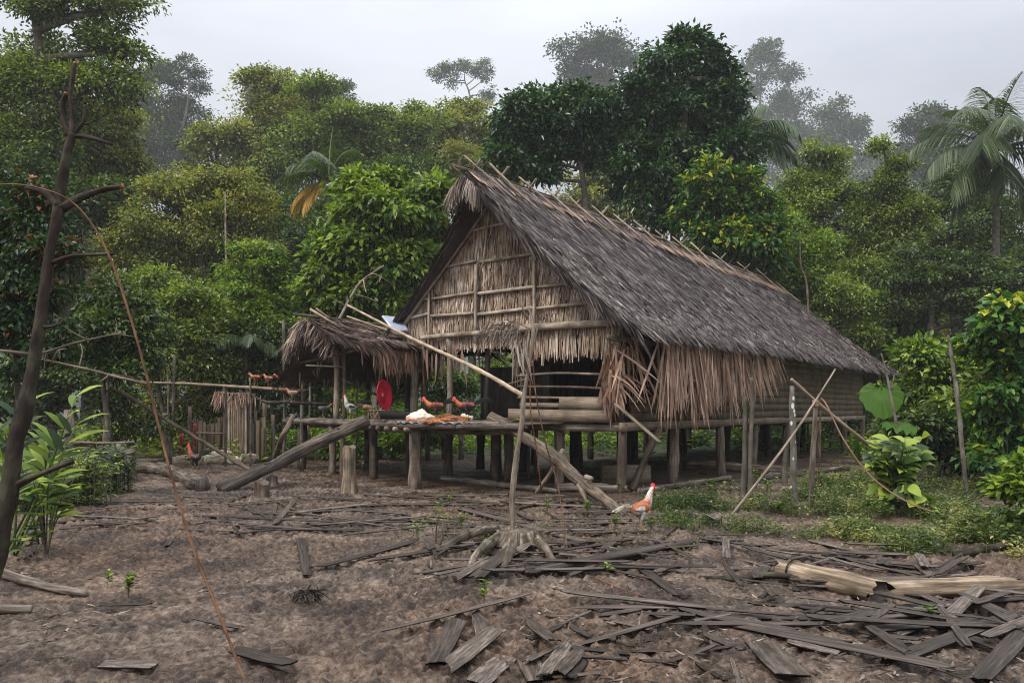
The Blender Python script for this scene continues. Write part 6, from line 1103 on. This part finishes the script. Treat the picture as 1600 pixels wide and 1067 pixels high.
tb_ = thing('taro_plant', 'giant heart shaped taro leaf glowing behind the rear corner', 'plant', A(*P(1372, 730, 17.2)[:2], 0))
def taro(c, w, h, tilt, az, name='leaf'):
    mb = MB(); n = 26; V = [A(0, 0, 0)]; g = [(0, 0, .7)]
    rim = []
    for k in range(n):
        a = math.pi / 2 + 2 * math.pi * k / n; r = 1 - .0; x = math.sin(2 * math.pi * k / n); y = -math.cos(2 * math.pi * k / n)
        yy = y * (1.0 if y < 0 else .62); notch = .45 * math.exp(-((k - n / 2) / 1.2) ** 2); rim.append((x * (1 - .35 * max(0, -y) ** 2), yy - notch))
    V = [A(0, .18, 0)]
    for ring in (.5, 1.):
        for k, (x, y) in enumerate(rim): V.append(A(x * w * .5 * ring, (y * ring + .18 * (1 - ring)) * h * .55, -.06 * ring * ring + .06 * ring * (1 if k % 2 else -1)))
    V = np.array(V); ct, st_ = math.cos(tilt), math.sin(tilt); V = V @ np.array([[1, 0, 0], [0, ct, st_], [0, -st_, ct]]); ca, sa = math.cos(az), math.sin(az); V = V @ np.array([[ca, sa, 0], [-sa, ca, 0], [0, 0, 1]]) + c
    T1 = [(0, 1 + k, 1 + (k + 1) % n) for k in range(n)]; Q = [(1 + k, 1 + n + k, 1 + n + (k + 1) % n, 1 + (k + 1) % n) for k in range(n)]
    mb.add(V, [np.array(T1), np.array(Q)], A(0, 0, .75)); mb.build(name, LF['taro'], tb_, True); return V[0]
c1 = taro(P(1378, 616, 17.2), .9, 1.0, R(70), R(-12)); c2 = taro(P(1405, 663, 16.6), .8, .7, R(20), R(25)); c3 = taro(P(1340, 690, 17.6), .4, .8, R(80), R(60))
for c in (c1, c2, c3): mb = MB(); tube(mb, [tb_['_o'], (A(*tb_['_o']) + c) * .5 + A(.1, 0, .1), c], [.03, .022, .012], 7, n=10); mb.build('leaf_stalk', LF['lime'], tb_, True)
def fan(label, base, n, L_, W_, h, seed, lean=0., lf='bright', name='ginger_plant'):
    th = thing(name, label, 'plant', base); sb = MB()
    for k in range(n):
        a = rng.uniform(-.9, .9) + lean; hh = h * rng.uniform(.5, 1.0); top = base + A(math.sin(a) * .5 * hh, rng.normal() * .2, hh); tube(sb, [base + rng.normal(size=3) * A(.08, .08, 0), base * .4 + top * .6, top], [.014, .01, .005], 5, n=6)
        m = 9; t = np.linspace(.45, 1, m); X = base + (top - base) * t[:, None]; sgn = np.where(np.arange(m) % 2 == 0, 1, -1); D = np.stack([sgn * .8 + math.sin(a) * .5, rng.normal(size=m) * .35, .5 + .5 * t], -1)
        mb = MB(); ribbons(mb, X, D, UP + rng.normal(size=(m, 3)) * .2 + A(0, -.5, 0), L_ * rng.uniform(.7, 1.1, m), W_, sag=.35, segs=4, prof=[.2, .9, 1, .6, 0]); mb.build('leaf_spray', LF[lf], th)
    sb.build('stem', LF[lf], th, True); return th
fan('tall ginger plant with long upright leaves behind the bare tree', A(*P(25, 800, 9.)[:2], 0), 7, .52, .085, 2.0, 1, .1)
fan('pale ginger plant with drooping leaves right of the bare tree', A(*P(62, 790, 9.6)[:2], 0), 6, .42, .11, 1.45, 2, .35)
plant('broad_leaf_plant', 'young bright plant with oval leaves right of the bare tree trunk', A(*P(72, 790, 9.)[:2], 0), 6, 6, (.27, .12), 'bright', .95, .4, .35, up=.5, segs=4)
plant('broad_leaf_plant', 'low oval leafed plant at the foot of the bare tree', A(*P(55, 830, 8.6)[:2], 0), 5, 5, (.2, .1), 'mid', .42, .35, .4, up=.3, segs=4)
for (px, py, hh, lab) in ((110, 795, .85, 'dense leafy undergrowth plant left of the sawn stump'), (150, 775, .95, 'dark narrow leafed plant beside the sawn stump'), (60, 800, .8, 'leafy undergrowth plant behind the bare tree trunk'), (20, 790, .9, 'shaded undergrowth plant at the left edge')):
    b = G(px, py); plant('undergrowth_plant', lab, b, 70, 30, (.16, .045), 'mid' if px != 150 else 'dark', hh, .8, .5, up=.4, bs=.8, face=.4)
for (px, py, hh, lab, lf, st_) in ((505, 1, 0, '', '', 0),):
    pass
for k in range(34):
    px, py = rng.uniform(1060, 1600), rng.uniform(750, 850)
    if py > 815 + (px - 1060) * .07: continue
    plant('weed', 'weed standing out of the low leafy ground cover at the right', G(px, py), 5, 16, (.10, .04), ['lime', 'bright', 'ground', 'mid'][k % 4], rng.uniform(.2, .5), .2, .35, up=.6, grp='weeds in the ground cover')
seeds = ((680, 850, .5, 'tall yellow green seedling left of the rooted stump', 'lime', 4), (652, 850, .3, 'small seedling left of the tall yellow green one', 'bright', 3), (703, 800, .3, 'bright seedling behind the left stump root', 'bright', 3), (722, 826, .22, 'tiny seedling near the end of the long grey beam', 'bright', 3), (855, 800, .3, 'yellow seedling behind the sapling pole', 'lime', 3), (755, 948, .24, 'lone thin seedling in the mud before the stump', 'lime', 2), (915, 810, .25, 'yellowish weed near the gnarled ramp foot', 'lime', 4), (967, 780, .3, 'weed growing in front of the corner post', 'ground', 5), (950, 760, .35, 'dark little weed before the wooden box', 'mid', 5), (1018, 835, .2, 'weed tuft at the feet of the cream rooster', 'lime', 5), (962, 828, .18, 'weed tuft behind the cream rooster tail', 'bright', 5), (1240, 800, .5, 'yellow weed around the spotted post', 'ground', 7), (200, 930, .22, 'small low shrub on the mud in the left foreground', 'bright', 6), (168, 915, .2, 'little sprig left of the small low shrub', 'bright', 2), (1200, 790, .5, 'leafy weed between the rough post and the spotted post', 'bright', 7), (1140, 780, .35, 'dark leafed sprout left of the rough post', 'mid', 5), (1455, 975, .15, 'tiny sprout between the slabs at the right', 'lime', 2), (950, 900, .14, 'tiny sprout beside the thick dark beam', 'lime', 2), (1330, 840, .25, 'sprout at the edge of the slabs and weeds', 'lime', 3))
for (px, py, hh, lab, lf, st_) in seeds: plant('seedling', lab, G(px, py), st_, 14, (.075 if hh < .45 else .09, .03), lf, hh, hh * .35, .3, up=.6)
# dark rag of fibre on the mud, leaf and sago chips on the deck edge
mb = MB(); b = G(481, 948); n = 160; hang(mb, b + rng.normal(size=(n, 3)) * A(.04, .03, 0) + UP * .06, rdir(n, -.1) * A(1.6, 1, .5), rng.uniform(.05, .17, n), .012, .5); tag(mb.build('fibre_tuft', M['dark'], None, False, tuple(b)), 'small dark tuft of black fibre lying on the mud', 'fibre')
mb = MB(); c = onp(818, 15.6, 1.42); ribbons(mb, np.array([c, c + A(.04, -.05, .0), c + A(-.08, 0, 0)]), A(-1, .1, .15) + rng.normal(size=(3, 3)) * .4, UP, .26, .2, sag=.2, segs=4, prof=[.3, .9, 1, .7, 0]); o = mb.build('leaf_wrapper', LF['lime'], None, False, tuple(c)); tag(o, 'green leaf left lying on the right corner of the deck', 'leaf')

# ground cover on the right, ferny floor along the forest edge: nobody could count these
def inpoly(px, py, poly):
    ins = np.zeros(len(px), bool); j = len(poly) - 1
    for i in range(len(poly)):
        xi, yi = poly[i]; xj, yj = poly[j]; ins ^= ((yi > py) != (yj > py)) & (px < (xj - xi) * (py - yi) / (yj - yi + 1e-9) + xi); j = i
    return ins
def cover(label, poly, n, hr, leaf, lf, name='ground_cover', ys=None, mask=.42, per=7):
    yy_ = 1 / rng.uniform(1 / 45, 1 / 7.5, n * 14); Y = yy_; X = rng.uniform(-.75, .85, n * 14) * Y; px = CX + X / Y * F; py = HY + H / Y * F; ok = inpoly(px + 60 * fbm(X * .9, Y * .9, 3, 4), py + 26 * fbm(X * 1.1 + 7, Y * 1.1, 3, 3) + 7 * rng.normal(size=len(px)), poly); X, Y = X[ok], Y[ok]
    m = (fbm(X * 1.3, Y * 1.3, 4, 2) + .5 > mask * rng.uniform(.55, 1.35, len(X))); X, Y = X[m][:n], Y[m][:n]; k = len(X)
    h = rng.uniform(*hr, k) * (.6 + .8 * vn(X * 1.3, Y * 1.3, 3)); B = np.stack([X, Y, gz(X, Y)], -1); C = np.repeat(B, per, 0); hh = np.repeat(h, per) * rng.uniform(.25, 1, k * per)
    a = rng.uniform(0, 6.28, k * per); C = C + np.stack([np.cos(a) * .05, np.sin(a) * .05, hh], -1); D = np.stack([np.cos(a), np.sin(a), rng.uniform(-.1, .7, k * per)], -1)
    mb = MB(); leaves(mb, C, D, UP + rng.normal(size=(k * per, 3)) * .3, leaf[0] * rng.uniform(.6, 1.3, k * per), leaf[1] * rng.uniform(.7, 1.2, k * per), np.clip(np.repeat(vn(X * 2, Y * 2, 1) * .5, per) + rng.random(k * per) * .5 + .35 * np.repeat((vn(X * 3.1, Y * 3.1, 4) > .72), per), 0, 1))
    ribbons(mb, B, UP + rng.normal(size=(k, 3)) * .15, A(0, -1, 0), h, .006, segs=1, prof=[1, .3])
    tag(mb.build(name, LF[lf], None), label, None, None, 'stuff')
cover('low leafy weeds covering the ground at the right of the yard', [(1010, 792), (1080, 780), (1150, 800), (1320, 740), (1700, 715), (1700, 872), (1600, 868), (1440, 852), (1330, 838), (1180, 836), (1060, 828)], 17000, (.02, .30), (.065, .032), 'ground', mask=.78)
cover('thick leafy forest floor plants along the left and right forest edges', [(-400, 668), (460, 668), (470, 705), (330, 712), (200, 712), (-200, 780), (-400, 780)], 7000, (.3, .9), (.22, .1), 'mid', 'forest_floor_plants', mask=.2, per=9)
cover('leafy forest floor plants behind the weeds on the right', [(1340, 668), (1900, 668), (1900, 735), (1500, 735), (1350, 722)], 6000, (.3, .9), (.2, .09), 'mid', 'forest_floor_plants', mask=.2, per=9)
cover('leafy floor plants seen beyond the stilts under the house', [(460, 668), (1340, 668), (1340, 694), (900, 694), (640, 700), (470, 712)], 6000, (.25, .8), (.22, .1), 'bright', 'forest_floor_plants', mask=.25, per=9)
cover('thin yellow weeds between the slabs around the stump', [(600, 800), (980, 805), (1120, 838), (1080, 870), (900, 850), (620, 850)], 260, (.03, .12), (.045, .02), 'ground', 'yellow_weeds', mask=.3)

mb = MB(); n = 5200; Y = 1 / rng.uniform(1 / 24, 1 / 4.7, n); X = rng.uniform(-.72, .72, n) * Y; ok = fbm(X * .6, Y * .6, 3, 5) + .18 * np.clip(X, -2, 4) > -.25; X, Y = X[ok], Y[ok]; n = len(X); a = rng.uniform(0, 6.28, n)
Pz = np.stack([X, Y, gz(X, Y) + .012], -1); ribbons(mb, Pz, np.stack([np.cos(a), np.sin(a), rng.normal(size=n) * .12], -1), UP + rng.normal(size=(n, 3)) * .3, rng.uniform(.02, .16, n) * rng.uniform(.4, 1.3, n), rng.uniform(.006, .026, n), segs=2, prof=[.5, 1, .3], side=.2)
tag(mb.build('wood_chips', M['chips'], None), 'small wood chips, twigs and bark crumbs strewn over the mud', None, None, 'stuff')
# ------------------------------------------------------------------ the mist
hz = bpy.data.meshes.new('haze'); x0, x1, y0, y1, z0, z1 = -330, 330, -15, 470, -3.5, 175
vs = [(x, y, z) for x in (x0, x1) for y in (y0, y1) for z in (z0, z1)]
hz.from_pydata(vs, [], [(0, 1, 3, 2), (4, 6, 7, 5), (0, 4, 5, 1), (2, 3, 7, 6), (0, 2, 6, 4), (1, 5, 7, 3)])
hm, nt = newmat('mist'); pv = nd(nt, 'ShaderNodeVolumePrincipled', Density=.00055, Anisotropy=.1); pv.inputs['Color'].default_value = (.95, .97, .98, 1)
nt.links.new(pv.outputs[0], nd(nt, 'ShaderNodeOutputMaterial').inputs['Volume']); hz.materials.append(hm)
ho = bpy.data.objects.new('haze', hz); col.objects.link(ho); tag(ho, 'thin grey morning mist between the trees', None, None, 'stuff')
for o in bpy.data.objects:
    if '_o' in o: del o['_o']
